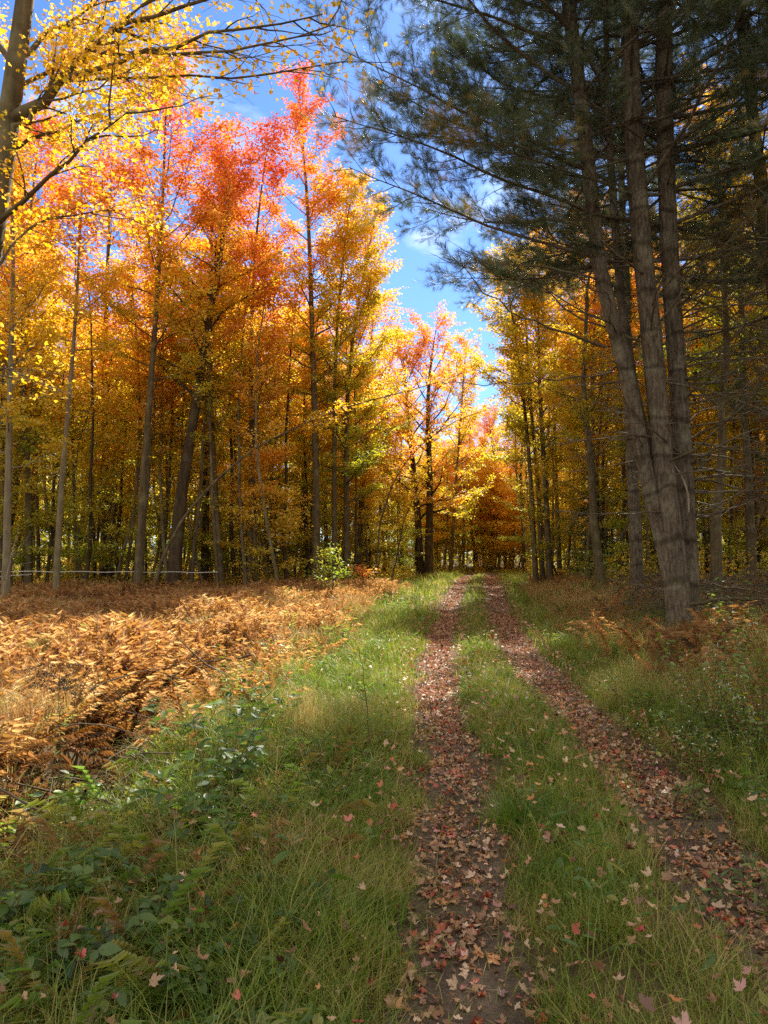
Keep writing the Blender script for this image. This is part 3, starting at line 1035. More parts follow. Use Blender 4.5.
# undergrowth: knee to chest high leaves over the woodland floor
ub = Bag()
ru = np.random.RandomState(88)
n = 230000
y = np.where(ru.rand(n) < 0.7, 22 + 36 * ru.rand(n), 56 + 14 * ru.rand(n))
x = (ru.rand(n) * 2 - 1) * (0.6 * y + 3)
c = (tl(y) + tr(y)) / 2
ok = (x < c - np.interp(y, [22, 28, 36, 66], [9.0, 4.8, 3.2, 2.6])) | (x > c + np.interp(y, [22, 36, 66], [4.2, 2.8, 2.4])) | (y > 52)
nzu = noise2(x, y, 1.6, 17.0)
ok &= (nzu > 0.36) & ~((x < c) & (y < 26.5))
x, y, nzu = x[ok], y[ok], nzu[ok]
n = len(x)
z = hgt(x, y) + (0.1 + 2.4 * np.clip(nzu - 0.33, 0, 1)) * ru.rand(n) ** 0.8 * np.where(y > 54, 3.2, 1.0)
ub.scatter(LEAF_V, LEAF_F, np.stack([x, y, z], -1), basis(np.array([0, 0, 1.0]) + ru.normal(size=(n, 3)) * 0.6, ru.normal(size=(n, 3))), 0.12 * (0.6 + 0.7 * ru.rand(n)), rnd=ru.rand(n), hgt=noise2(x, y, 2.5, 30.0))
u_ = link('undergrowth', ub.mesh('undergrowth', M_LEAF))
u_['tint'] = 0.32; u_['grad'] = 0.5
tag(u_, 'low yellow-green undergrowth covering the woodland floor', 'undergrowth', kind='stuff')

# far woods beyond what one can tell apart
wb, lb2 = Bag(), Bag()
rf = np.random.RandomState(77)
tp_ = []
for _ in range(280):
    y = 64 + 40 * rf.rand()
    x = (rf.rand() * 2 - 1) * (0.62 * y + 14)
    h = 10 + 5 * rf.rand()
    if abs(x - 0.16 * y) < 6: h *= 0.55
    g = gpt(x, y)
    wb.tube([(g[0], g[1], g[2] - .2), (g[0] + rf.normal() * .3, g[1], g[2] + h * .5), (g[0] + rf.normal() * .5, g[1], g[2] + h)], [0.16, 0.1, 0.02], 5)
    c = 620
    q = rf.normal(size=(c, 3)) * np.array([1.5, 1.5, h * 0.26]) + np.array([g[0], g[1], g[2] + h * 0.55])
    q = q[q[:, 2] > g[2] + 0.2]
    tp_.append(np.column_stack([q, np.full(len(q), rf.rand())]))
tp_ = np.concatenate(tp_)
n = len(tp_)
lb2.scatter(LEAF_V, LEAF_F, tp_[:, :3], basis(rand_dirs(rf, n) + np.array([0, 0, .6]), rand_dirs(rf, n)), 0.30 * (0.6 + 0.7 * rf.rand(n)), rnd=0.5 + 0.9 * (tp_[:, 3] - 0.5) + 0.2 * (rf.rand(n) - .5), hgt=np.clip((tp_[:, 2]) / 14, 0, 1))
fw = link('distant_woods', lb2.mesh('distant_woods', M_LEAF))
fw['tint'] = 0.34; fw['grad'] = 0.25
tag(fw, 'mass of yellow and orange foliage far beyond the front trees', 'woods', kind='stuff')
link('trunks', wb.mesh('trunks', M_BARK_DARK), fw)['kind'] = 'stuff'

# ---- pines
NEED = []
for i in range(22):
    a = i * 2.39996
    sp_ = 0.35 + 0.55 * ((i * 7) % 22) / 22
    base = np.array([0, 0.02 + 0.11 * i / 22, 0])
    d = np.array([math.cos(a) * sp_, 1.0 - 0.25 * sp_, math.sin(a) * sp_])
    d /= np.linalg.norm(d)
    sd_ = np.cross(d, [0.3, 0.2, 1.0]); sd_ /= np.linalg.norm(sd_)
    NEED.append([base - sd_ * 0.0018, base + sd_ * 0.0018, base + d * 0.105])
NEED_V = np.array(NEED).reshape(-1, 3)
NEED_F = [np.arange(66).reshape(-1, 3)]


def pine_limb(rng, bb, shoots, start, dr, L, r0, up=0.25, foliage=0.35, density=1.0):
    lp = bend(rng, start, dr, L, 9, up=up, wob=0.22)
    bb.tube(lp, np.linspace(r0, 0.006, 10), 6)
    ns = int(L / 0.24 * density)
    for j in range(ns):
        s_ = foliage * 0.7 + (1 - foliage * 0.7) * (j + rng.rand()) / ns
        q, dd = at(lp, min(s_, 0.995))
        sdv = np.cross(dd, UP); sdv /= np.linalg.norm(sdv) + 1e-9
        sg = 1 if j % 2 else -1
        l2 = (0.35 + 1.0 * (1 - abs(2 * s_ - 1.15) * 0.7)) * (0.55 + 0.5 * rng.rand()) * min(1.0, L / 3.5 + .2)
        sp = bend(rng, q, dd * 0.75 + sdv * sg * (0.7 + 0.3 * rng.rand()) + np.array([0, 0, rng.normal() * .15]), l2, 4, up=0.2, wob=0.25)
        bb.tube(sp, np.linspace(r0 * 0.22 + 0.002, 0.002, 5), 3)
        if s_ < foliage:
            continue
        m = int(l2 / 0.042)
        for t in range(m):
            u = 0.25 + 0.75 * (t + rng.rand()) / m
            p3, d3 = at(sp, min(u, 0.99))
            s3 = np.cross(d3, UP) * (1 if t % 2 else -1)
            dd3 = d3 + s3 * 0.9 * rng.rand() + np.array([0, 0, 0.25]) + rng.normal(size=3) * 0.25
            dd3 /= np.linalg.norm(dd3)
            ext = 0.03 + 0.22 * rng.rand()
            shoots.append((p3 + dd3 * ext, dd3))
            if rng.rand() < 0.8:
                shoots.append((p3 + dd3 * ext * 0.4, dd3 + rng.normal(size=3) * 0.2))
    return lp


def needle_bag(rng, shoots, yellow=0.1):
    pos = np.array([s[0] for s in shoots]); d = np.array([s[1] for s in shoots])
    n = len(pos)
    nb = Bag()
    col = rng.rand(n) * 0.88
    # inner, older shoots turn yellow before they drop
    ye = (noise3(pos, 0.8) > 0.66) & (rng.rand(n) < yellow * 6) & (pos[:, 2] < 8.5)
    col[ye] = 0.93 + 0.07 * rng.rand(ye.sum())
    nb.scatter(NEED_V, NEED_F, pos, basis(rand_dirs(rng, n), d), 0.85 + 0.5 * rng.rand(n), rnd=col)
    return nb


def dead_branch(rng, bb, start, dr, L, r0, up=-0.1, twigs=6):
    lp = bend(rng, start, dr, L, 8, up=up, wob=0.38)
    bb.tube(lp, np.linspace(r0, 0.003, 9), 5)
    for _ in range(twigs):
        q, dd = at(lp, 0.25 + 0.72 * rng.rand())
        s2 = bend(rng, q, dd + rng.normal(size=3) * 0.55, L * (0.15 + 0.3 * rng.rand()), 4, up=-0.05, wob=0.3)
        bb.tube(s2, np.linspace(r0 * 0.35 + 0.0015, 0.0015, 5), 3)
        for _ in range(2):
            q3, d3 = at(s2, rng.rand() * 0.95)
            s3 = bend(rng, q3, d3 + rng.normal(size=3) * 0.6, L * 0.1 * (0.5 + rng.rand()), 2, wob=0.2)
            bb.tube(s3, np.linspace(0.0025, 0.0012, 3), 3)


Yp = 13.0
bp_ = P(680, 628, Yp)
pfoot = np.array([bp_[0], Yp, float(hgt(bp_[0], Yp))])
rel2 = lambda px, py, Y=Yp: P(px, py, Y) - pfoot
pine = empty('pine_tree', tuple(pfoot))
stems = [  # picture points, depth, base and top radius
    ([(680, 650), (676, 600), (666, 548), (648, 490), (634, 400), (622, 350), (607, 305), (598, 265), (592, 200), (584, 120), (572, 30), (560, -60), (545, -300), (540, -520)], 12.85, 0.135, 0.085),
    ([(682, 655), (681, 600), (674, 550), (664, 480), (658, 400), (650, 320), (640, 225), (632, 110), (628, -40), (625, -300), (625, -560)], 12.80, 0.185, 0.085),
    ([(688, 655), (691, 600), (687, 540), (684, 480), (680, 400), (673, 320), (668, 225), (664, 100), (664, -40), (668, -300), (672, -600)], 13.05, 0.165, 0.09),
    ([(652, 460), (636, 400), (628, 350), (622, 310), (615, 225), (608, 120), (604, -40), (600, -180)], 13.2, 0.08, 0.03),
]
dead = Bag(); shoots = []
live = []
stem_pts = []
for k_, (pix, y, r0, r1) in enumerate(stems):
    tb = Bag()
    q = poly([rel2(px, py, y) for px, py in pix], 40)
    if k_ < 3: q[0, 2] = -0.3
    rad = np.interp(np.linspace(0, 1, 40), [0, 0.06, 0.5, 1], [r0 * 1.15, r0, 0.7 * r0 + 0.3 * r1, r1 * 0.5])
    # knots: a slight swelling at each old branch whorl
    zz = q[:, 2]
    fl = lambda i, a, zz=zz, k_=k_: 1 + 0.035 * np.sin(5 * a + k_)[None, :] + 0.75 * np.exp(-np.clip(zz, 0, 9)[:, None] / 0.16) * (0.55 + 0.45 * np.sin(4 * a + 1.3 * k_)[None, :])
    q2 = poly(q, 110)
    zz = q2[:, 2]
    rad2 = np.interp(np.linspace(0, 1, 110), np.linspace(0, 1, 40), rad) * (1 + 0.055 * np.exp(-(((zz + 0.15 * k_) % 0.62 - 0.31) / 0.05) ** 2))
    fl = lambda i, a, zz=zz, k_=k_: 1 + 0.03 * np.sin(5 * a + k_)[None, :] + 0.75 * np.exp(-np.clip(zz, 0, 9)[:, None] / 0.16) * (0.55 + 0.45 * np.sin(4 * a + 1.3 * k_)[None, :])
    tb.tube(q2, rad2, 18, flare=fl)
    stem_pts.append((q2, rad2, tb))
rp_ = np.random.RandomState(3)
for k_, (q2, rad2, tb) in enumerate(stem_pts):
    zs = q2[:, 2]
    z = (6.5 if k_ == 0 else 6.0) + 0.2 * k_
    while z < zs[-1] - 0.3:
        idx = np.searchsorted(zs, z)
        p = q2[min(idx, 109)]
        nb_ = 4 if k_ < 3 else 3
        az0 = rp_.rand() * 6.28
        for j in range(nb_):
            az = az0 + j * 6.283 / nb_ + rp_.normal() * 0.25
            dx, dy = math.cos(az), math.sin(az)
            # outward side of the clump carries the long limbs
            outw = (dx * (-1 if k_ in (0, 3) else (0.2 if k_ == 1 else 1)))
            if dy < -0.25 and ((z < 9.3 and -0.75 < dx < 0.3) or z < 7.0):    # bare on the side of the trail
                if rp_.rand() < 0.5:
                    dead_branch(rp_, dead, p, (dx, dy, 0.15), 0.8 + 1.6 * rp_.rand(), 0.016, up=0.1, twigs=6)
                continue
            L = (3.5 + 1.0 * outw + 0.6 * rp_.rand()) * np.interp(z, [5, 7, 13, zs[-1]], [0.75, 1.05, 1.0, 0.25])
            if k_ == 0 and dx < -0.3 and 6.5 < z < 12: L *= 0.95
            if dx > 0.3 and z > 6.5: L *= 1.15
            el = math.radians(np.interp(z, [5, 12, 18], [6, 20, 35]) + rp_.normal() * 6)
            pine_limb(rp_, tb, shoots, p, (dx * math.cos(el), dy * math.cos(el), math.sin(el)), L, 0.014 + 0.005 * L, up=0.12, foliage=0.40 if z < 9.5 else 0.22, density=0.95 if k_ in (0, 3) else 1.4)
        z += 0.62 + 0.25 * rp_.rand()
    # dead, bare lower branches
    if k_ in (0, 1, 2):
        z = 1.9
        while z < 6.4:
            idx = np.searchsorted(zs, z)
            p = q2[min(idx, 109)]
            for j in range(3 if k_ == 2 else 2):
                az = rp_.rand() * 6.28
                if k_ == 2: az = rp_.normal() * 0.9
                if k_ == 0: az = math.pi + rp_.normal() * 1.1
                longb = (k_ == 2 or rp_.rand() < 0.35)
                L = (1.2 + 2.4 * rp_.rand()) if longb else 0.25 + 0.4 * rp_.rand()
                if k_ == 0: L = min(L, 0.5 + 1.0 * rp_.rand()) if z < 4.8 else L
                dead_branch(rp_, dead, p, (math.cos(az), math.sin(az), 0.12 + 0.2 * rp_.normal()), L, 0.016 + 0.012 * rp_.rand(), up=-0.15 + 0.3 * rp_.rand(), twigs=7 if L > 1 else 1)
            z += 0.26
# a few long dead limbs one can follow by eye
for pix, ys, r0 in (([(606, 347), (575, 335), (520, 318), (480, 290), (455, 250)], [12.8, 12.4, 11.8, 11.4, 11.0], 0.028),
                    ([(612, 372), (570, 378), (510, 384), (440, 383)], [12.8, 12.3, 11.8, 11.4], 0.018),
                    ([(698, 470), (712, 450), (724, 420), (745, 395), (775, 380)], [13, 12.8, 12.6, 12.4, 12.2], 0.022),
                    ([(692, 455), (700, 465), (710, 460), (740, 440), (790, 470)], [13, 12.6, 12.4, 12.2, 12.0], 0.016)):
    lp = poly([rel2(px, py, y) for (px, py), y in zip(pix, ys)], 14, 0.02, 4)
    dead.tube(lp, np.linspace(r0, 0.004, 14), 6)
    for _ in range(5):
        q, dd = at(lp, 0.3 + 0.65 * rp_.rand())
        s2 = bend(rp_, q, dd + rp_.normal(size=3) * 0.6, 0.25 + 0.4 * rp_.rand(), 4, wob=0.3)
        dead.tube(s2, np.linspace(0.005, 0.0015, 5), 3)
for q2, rad2, tb in stem_pts:
    link('trunk', tb.mesh('trunk', M_PINE), pine)
link('dead_branches', dead.mesh('dead_branches', M_TWIG), pine)
# pale torn branch hanging down the right stem
hb = Bag()
hb.tube(poly([rel2(672, 462, 12.75), rel2(682, 475, 12.7), rel2(688, 492, 12.68), rel2(689, 512, 12.7)], 10), np.interp(np.linspace(0, 1, 10), [0, .7, 1], [0.008, 0.020, 0.014]), 8)
link('broken_limb', hb.mesh('broken_limb', M_DEADWOOD), pine)
nb = needle_bag(rp_, shoots)
link('crown', nb.mesh('crown', M_NEEDLE), pine)
tag(pine, 'big white pine of four grey trunks fused at the foot, right of the trail', 'pine tree')
print('pine shoots', len(shoots))


def single_pine(seed, H, r0, crown_z, Lmax, lean=(0, 0)):
    rg = np.random.RandomState(seed)
    pts, rad = trunk_line(rg, H, r0, lean=lean, n=30, wob=0.015, power=0.7)
    tb, dd, sh = Bag(), Bag(), []
    tb.tube(pts, rad, 12)
    z = crown_z
    while z < H - 0.3:
        p, _ = at(pts, z / H)
        a0 = rg.rand() * 6.28
        for j in range(4):
            az = a0 + j * 1.57 + rg.normal() * 0.25
            L = Lmax * np.interp(z, [crown_z, crown_z + 3, H], [0.75, 1.0, 0.2]) * (0.75 + 0.4 * rg.rand())
            el = math.radians(8 + 20 * (z - crown_z) / (H - crown_z) + rg.normal() * 6)
            pine_limb(rg, tb, sh, p, (math.cos(az) * math.cos(el), math.sin(az) * math.cos(el), math.sin(el)), L, 0.02 + 0.005 * L, up=0.12, foliage=0.25, density=0.9)
        z += 0.75
    z = 1.5
    while z < crown_z + 0.5:
        p, _ = at(pts, z / H)
        for j in range(3):
            az = rg.rand() * 6.28
            dead_branch(rg, dd, p, (math.cos(az), math.sin(az), 0.1 + 0.15 * rg.normal()), 0.8 + 1.8 * rg.rand(), 0.011, up=0.0, twigs=5)
        z += 0.35
    return tb, dd, needle_bag(rg, sh)


tb, dd, nb = single_pine(50, 17, 0.20, 6.0, 3.6, lean=(-1.3, 0))
pine2 = empty('pine_tree', gpt(8.15, 14.2))
link('trunk', tb.mesh('trunk', M_PINE), pine2)
link('dead_branches', dd.mesh('dead_branches', M_TWIG), pine2)
link('crown', nb.mesh('crown', M_NEEDLE), pine2)
tag(pine2, 'single dark pine leaning left, right of the big four-trunked pine', 'pine tree')
PO = 'dark pines behind and beside the big pine'
for x, y, rz, sc, lab in ((11.5, 12.5, 2.0, 1.0, 'dark pine whose crown fills the top right corner'),
                          (11.6, 20.5, 4.0, 0.85, 'dark pine standing behind the leaning single pine'),
                          (7.6, 8.2, 1.0, 0.85, 'dark pine just beyond the right edge of the view, nearest the trail'),
                          (10.5, 5.0, 3.2, 0.95, 'dark pine beside the near right verge')):
    r = copy_tree(pine2, gpt(x, y, -0.1), rz, sc)
    tag(r, lab, 'pine tree', PO)

tb, dd, nb = single_pine(52, 19.5, 0.20, 10.0, 3.3, lean=(-0.4, 0))
pine3 = empty('pine_tree', gpt(7.5, 22.0))
link('trunk', tb.mesh('trunk', M_PINE), pine3)
link('dead_branches', dd.mesh('dead_branches', M_TWIG), pine3)
link('crown', nb.mesh('crown', M_NEEDLE), pine3)
tag(pine3, 'tall high-crowned pine hidden behind the big four-trunked pine', 'pine tree')

# small spruces in the dark gaps of the woods
def spruce(seed, H):
    rg = np.random.RandomState(seed)
    tb, sh = Bag(), []
    pts, rad = trunk_line(rg, H, 0.07, n=10, wob=0.01)
    tb.tube(pts, rad, 7)
    z = 0.5
    while z < H - 0.1:
        p, _ = at(pts, z / H)
        for j in range(6):
            az = rg.rand() * 6.28
            L = 0.15 + 1.15 * (1 - z / H) * (0.7 + 0.4 * rg.rand())
            lp = bend(rg, p, (math.cos(az), math.sin(az), -0.1), L, 5, up=0.1, wob=0.15)
            tb.tube(lp, np.linspace(0.012, 0.003, 6), 4)
            for t in np.arange(0.2, 1, 0.06 / max(L, .3)):
                q, dd = at(lp, t)
                for sg in (-1, 1):
                    s3 = np.cross(dd, UP) * sg
                    d3 = dd * 0.7 + s3 + rg.normal(size=3) * 0.25
                    sh.append((q + d3 * 0.10 * rg.rand() * (1.5 - t), d3))
        z += 0.22
    return tb, needle_bag(rg, sh, 0)


tb, nb = spruce(61, 5.2)
sp0 = empty('spruce_tree', (0, 0, 0))
link('trunk', tb.mesh('trunk', M_BARK_DARK), sp0)
link('crown', nb.mesh('crown', M_NEEDLE), sp0)
sp0['category'] = 'spruce'
for i, (px, y, sc, lab) in enumerate(((275, 33, 1.0, 'dark green spruce in the shaded gap of the left woods'), (590, 29, 0.9, 'dark green spruce low in the right woods, left of the big pine'),
                                      (240, 37, 0.8, 'small dark spruce deep behind the thin trunks of the left woods'), (612, 33, 0.8, 'small dark spruce half hidden behind the left pine stem'))):
    loc = gpt(PX(px, y), y)
    r = sp0 if i == 0 else copy_tree(sp0, loc, i * 1.3, sc)
    r.location = loc
    tag(r, lab, 'spruce', 'small spruces in the woods')

# ---- bent saplings arching over the field and the trail
def bent_pole(name, pix, ys, r0, label, leaves=0, tint=0.5, bark=None):
    pts = np.array([P(px, py, y) for (px, py), y in zip(pix, ys)])
    ft = np.array([pts[0, 0], pts[0, 1], float(hgt(pts[0, 0], pts[0, 1]))])
    pts = pts - ft
    pts[0, 2] = min(pts[0, 2], -0.1)
    q = poly(pts, 22, 0.012, 8)
    b = Bag()
    b.tube(q, np.linspace(r0, 0.006, 22), 7)
    rg = np.random.RandomState(int(pix[0][0]))
    segs = []
    for _ in range(14):
        p, d = at(q, 0.35 + 0.64 * rg.rand())
        s = bend(rg, p, d + rg.normal(size=3) * 0.5 + np.array([0, 0, .3]), 0.4 + 0.8 * rg.rand(), 4, up=0.2, wob=0.3)
        b.tube(s, np.linspace(0.008, 0.002, 5), 3)
        segs.append(s)
    root = empty(name, tuple(ft))
    link('trunk', b.mesh('trunk', bark or M_BARK), root)
    if leaves:
        lb = Bag()
        idx = rg.randint(len(segs), size=leaves)
        t = rg.rand(leaves)
        pos = np.array([at(segs[i], tt)[0] for i, tt in zip(idx, t)]) + rg.normal(size=(leaves, 3)) * np.array([.16, .16, .05])
        lb.scatter(LEAF_V, LEAF_F, pos, basis(np.array([0, 0, 1.0]) + rg.normal(size=(leaves, 3)) * .5, rg.normal(size=(leaves, 3))), 0.11, rnd=rg.rand(leaves), hgt=rg.rand(leaves))
        c = link('crown', lb.mesh('crown', M_LEAF), root)
        c['tint'] = tint; c['grad'] = 0.0
    tag(root, label, 'bent tree', 'bent saplings arching at the edge of the left woods')


bent_pole('bent_sapling', [(150, 592), (162, 555), (180, 520), (215, 480), (262, 442), (340, 408), (430, 385), (480, 368)], [24, 24, 24, 24, 24, 24.5, 25, 25.5], 0.06, 'long bent sapling arching from the ferns far to the right', 900, 0.55)
bent_pole('bent_sapling', [(374, 566), (380, 520), (398, 470), (425, 440), (460, 418), (500, 405)], [30, 30, 30, 30, 30, 30], 0.05, 'bent sapling bowing over toward the trail', 700, 0.62)
bent_pole('bent_sapling', [(391, 566), (404, 520), (420, 480), (445, 440)], [34, 34, 34, 34], 0.04, 'short leaning sapling behind the bowed one', 900, 0.5)
bent_pole('leaning_pole', [(0, 612), (6, 580), (14, 545)], [20, 20, 20], 0.035, 'pale leaning pole at the left end of the fence tape', 0, bark=M_DEADWOOD)

# small green saplings at the field edge
for i, (px, y, H, tint, lab) in enumerate(((333, 22, 1.5, 0.12, 'small bright green sapling in front of the straight maples'), (326, 25, 1.5, 0.22, 'low green sapling beside the brown fern patch'),
                                           (362, 27, 0.8, 0.62, 'tiny red-leaved sapling at the edge of the ferns'), (76, 26, 2.6, 0.15, 'green sapling behind the fence tape'))):
    rg = np.random.RandomState(700 + i)
    st = trunk_line(rg, H, 0.018, n=8, wob=0.02)
    x = PX(px, y)
    build_tree('sapling', gpt(x, y), tree_parts(710 + i, [st], cb=0.25, spread=0.55, n_limbs=10, n_leaves=260, leaf=0.10, twigs=3, spray=(.1, .05), k_trunk=5), tint, 0.1, lab, 'sapling')

# ---- fence tape
fb = empty('fence', gpt(-12, 25))
off = np.array(fb.location)
for (x0, y0, x1, y1, w) in ((-20, 569, 218, 572, 0.022), (-20, 576, 32, 574, 0.030)):
    A = P(x0, y0 + 2, 24.3); B = P(x1, y1, 26.0)
    t = np.linspace(0, 1, 40)[:, None]
    pts = A * (1 - t) + B * t
    pts[:, 2] -= 0.025 * np.sin(math.pi * np.linspace(0, 1, 40) * 5) ** 2
    b = Bag()
    b.tube(pts - off, w * 0.55, 6)
    link('tape', b.mesh('tape', M_TAPE), fb)
tag(fb, 'white fence tape strung along the edge of the left woods', 'fence')

# ================================================================== GROUND PLANTS
def near_track(x, y):
    return np.minimum(np.abs(x - tl(y)), np.abs(x - tr(y)))


def blade_template(nseg):
    V, quads = [], []
    for i in range(nseg):
        t = i / nseg
        w = 0.5 * (1 - t ** 1.6)
        V += [[-w, t, 0], [w, t, 0]]
    V.append([0, 1, 0])
    q = [[2 * i, 2 * i + 1, 2 * i + 3, 2 * i + 2] for i in range(nseg - 1)]
    t3 = [[2 * nseg - 2, 2 * nseg - 1, 2 * nseg]]
    return np.array(V, float), (np.array(q).reshape(-1, 4), np.array(t3))


def add_blades(bag, rng, x, y, L, w, lean, nseg=3):
    """Curved grass blades: L length, w width, lean how far the tip bends over."""
    n = len(x)
    tV, (tq, tt) = blade_template(nseg)
    m = len(tV)
    az = rng.rand(n) * 6.283
    dx, dy = np.cos(az), np.sin(az)
    fa = az + math.pi / 2 + rng.normal(size=n) * 0.5
    sx, sy = np.cos(fa), np.sin(fa)
    z0 = hgt(x, y) - 0.01
    t = tV[:, 1][None, :]
    s = tV[:, 0][None, :] * w[:, None]
    bendv = (t ** 2) * (lean * L)[:, None]
    hz = L[:, None] * (t - 0.45 * (t ** 2.2) * np.minimum(lean, 1.4)[:, None])
    X = x[:, None] + dx[:, None] * bendv + sx[:, None] * s
    Yv = y[:, None] + dy[:, None] * bendv + sy[:, None] * s
    Z = z0[:, None] + hz
    V = np.stack([X, Yv, Z], -1).reshape(-1, 3)
    base = (np.arange(n) * m)[:, None, None]
    Fs = [(f[None] + base).reshape(-1, f.shape[1]) for f in (tq, tt) if len(f)]
    bag.add(V, Fs, rnd=np.repeat(rng.rand(n), m))


rg = np.random.RandomState(12)
gb = Bag()
zones = [(1.6, 5.0, 120000, 0.0042, 3), (5.0, 10.0, 170000, 0.0065, 3), (10, 20, 170000, 0.011, 2), (20, 52, 130000, 0.022, 2)]
for y0, y1, n, w, ns in zones:
    y = y0 + (y1 - y0) * rg.rand(n) ** 0.85
    half = 0.56 * y + 1.2
    x = (rg.rand(n) * 2 - 1) * half
    a, b = tl(y), tr(y)
    nd = near_track(x, y)
    left = x < a
    mid = (x > a) & (x < b)
    # where grass grows
    dl = a - x
    dens = np.where(mid, 1.0, 0.0)
    dens = np.where(left, 1 - sstep(1.9, 3.1, dl - 0.08 * np.maximum(0, 8 - y)), dens)
    dens = np.where(x > b, 1 - 0.88 * sstep(0.9, 2.2, x - b), dens)
    wob = 0.20 * (noise2(x, y, 0.42, 21.0) - 0.5) + 0.10 * (noise2(x, y, 0.15, 23.0) - 0.5)
    dens = dens * np.clip(sstep(0.17, 0.40, nd + wob - 0.06 * (np.abs(x - b) < np.abs(x - a))) + 0.02, 0, 1)
    corner = sstep(0.3, 1.1, a - x) * (1 - sstep(4.5, 6.5, y))
    dens = dens * (1 - 0.72 * corner)
    cl = noise2(x, y, 0.30, 2.0)
    dens = dens * np.clip(2.4 * cl - 0.30, 0.06, 1.4)
    ok = rg.rand(n) < dens
    x, y, nd, cl, left, mid = (v[ok] for v in (x, y, nd, cl, left, mid))
    patch = 0.6 * noise2(x, y, 1.1, 7.0) + 0.4 * noise2(x, y, 0.35, 9.0)
    L = np.where(mid, 0.13, 0.20) + 0.22 * patch * np.where(mid, 0.75, 1.3)
    L = 1.1 * L * (0.35 + 0.95 * rg.rand(len(x))) * (0.55 + 0.45 * sstep(0.25, 0.8, nd))
    tall = rg.rand(len(x)) < 0.02
    L = np.where(tall, L * 1.8, L)
    add_blades(gb, rg, x, y, L, w * (0.7 + 0.6 * rg.rand(len(x))), 0.35 + 0.75 * rg.rand(len(x)), ns)
# scruffy short grass and stalks through the ditch and the right bank
n = 60000
y = 2 + 26 * rg.rand(n) ** 1.4
x = (rg.rand(n) * 2 - 1) * (0.56 * y + 1.2)
ok = (near_track(x, y) > 0.35) & (rg.rand(n) < 0.6) & ~((np.abs(x - ditch_x(y) + 0.1) < 0.62) & (y < 10.5) & (rg.rand(n) < 0.6))
x, y = x[ok], y[ok]
add_blades(gb, rg, x, y, 0.12 + 0.28 * rg.rand(len(x)), 0.002 + 0.0009 * y * (0.6 + .6 * rg.rand(len(x))), 0.5 + 0.8 * rg.rand(len(x)), 3)
g = link('grass', gb.mesh('grass', M_GRASS))
tag(g, 'green and straw-coloured grass growing between and beside the wheel tracks', 'grass', kind='stuff')

# dry ferns
def frond(npin=15, wid=0.11):
    V, F = [], []
    for i in range(npin):
        t = 0.18 + 0.80 * i / (npin - 1)
        yy = t
        zz = -0.28 * t * t
        l = wid * math.sin(math.pi * min(1, (1.02 - t) * 0.75 + 0.12)) ** 0.9
        for sg in (-1, 1):
            b0 = len(V)
            V += [[0, yy - 0.006, zz], [0, yy + 0.008, zz - 0.01], [sg * l * 0.55, yy + 0.058, zz - 0.03 + 0.05 * (i % 2)], [sg * l, yy + 0.09 + 0.03 * (i % 2), zz - 0.07 * (1 + (i * 5 % 4) * .7)]]
            F += [[b0, b0 + 1, b0 + 2], [b0, b0 + 2, b0 + 3]]
    b0 = len(V)
    for t in (0, 0.35, 0.7, 1.0):
        V += [[-0.007, t, -0.28 * t * t], [0.007, t, -0.28 * t * t]]
    for i in range(3):
        F += [[b0 + 2 * i, b0 + 2 * i + 1, b0 + 2 * i + 3], [b0 + 2 * i, b0 + 2 * i + 3, b0 + 2 * i + 2]]
    return np.array(V, float), [np.array(F)]


FR_V, FR_F = frond(20)
FL_V, FL_F = frond(12, 0.13)


def add_fronds(bag, rng, x, y, size, el, **kw):
    n = len(x)
    az = rng.rand(n) * 6.283
    e = el
    head = np.stack([np.cos(az) * np.cos(e), np.sin(az) * np.cos(e), np.sin(e)], -1)
    nrm = np.stack([-np.cos(az) * np.sin(e), -np.sin(az) * np.sin(e), np.cos(e)], -1) + rng.normal(size=(n, 3)) * 0.25
    p, R, rn = np.stack([x, y, hgt(x, y) - 0.02], -1), basis(nrm, head), rng.rand(n)
    for tv, tf, s in ((FR_V, FR_F, y < 13), (FL_V, FL_F, y >= 13)):
        bag.scatter(tv, tf, p[s], R[s], size[s], rnd=rn[s], hgt=np.full(s.sum(), 0.5))


fbag = Bag()
rg = np.random.RandomState(21)


def sample(n, y0, y1, pw, xlim):
    y = y0 + (y1 - y0) * rg.rand(n) ** pw
    x = (rg.rand(n) * 2 - 1) * (0.56 * y + 2)
    return x, y


x, y = sample(210000, 4.0, 30, 0.85, None)
dd_ = ditch_x(y)
edge = dd_ - x
wv_ = noise2(x, y, 0.9, 6.0)
lim = np.where(y < 13, edge > 0.62 - 0.9 * sstep(8.0, 10.5, y) - 0.9 * (wv_ - 0.5) * sstep(5.5, 8, y), x < tl(y) - 1.5 - 1.9 * wv_)
keep = lim & (rg.rand(len(x)) < 0.95)
x, y = x[keep], y[keep]
cl = noise2(x, y, 1.3, 4.0)
add_fronds(fbag, rg, x, y, (0.19 + 0.29 * cl) * (0.55 + 0.75 * rg.rand(len(x))) * np.interp(y, [4, 12, 30], [0.95, 1.1, 1.05]), np.radians(50 + 42 * rg.rand(len(x)) ** 0.8))
x, y = sample(30000, 5.5, 16, 1.0, None)
wv_ = noise2(x, y, 0.7, 31.0)
lim = (x > ditch_x(y) + 0.5) & (x < tl(y) - 1.35 - 1.0 * wv_) & (y > 6.0) & (wv_ > 0.33)
x, y = x[lim], y[lim]
add_fronds(fbag, rg, x, y, (0.22 + 0.28 * noise2(x, y, 0.6)) * (0.6 + 0.6 * rg.rand(len(x))), np.radians(35 + 50 * rg.rand(len(x))))
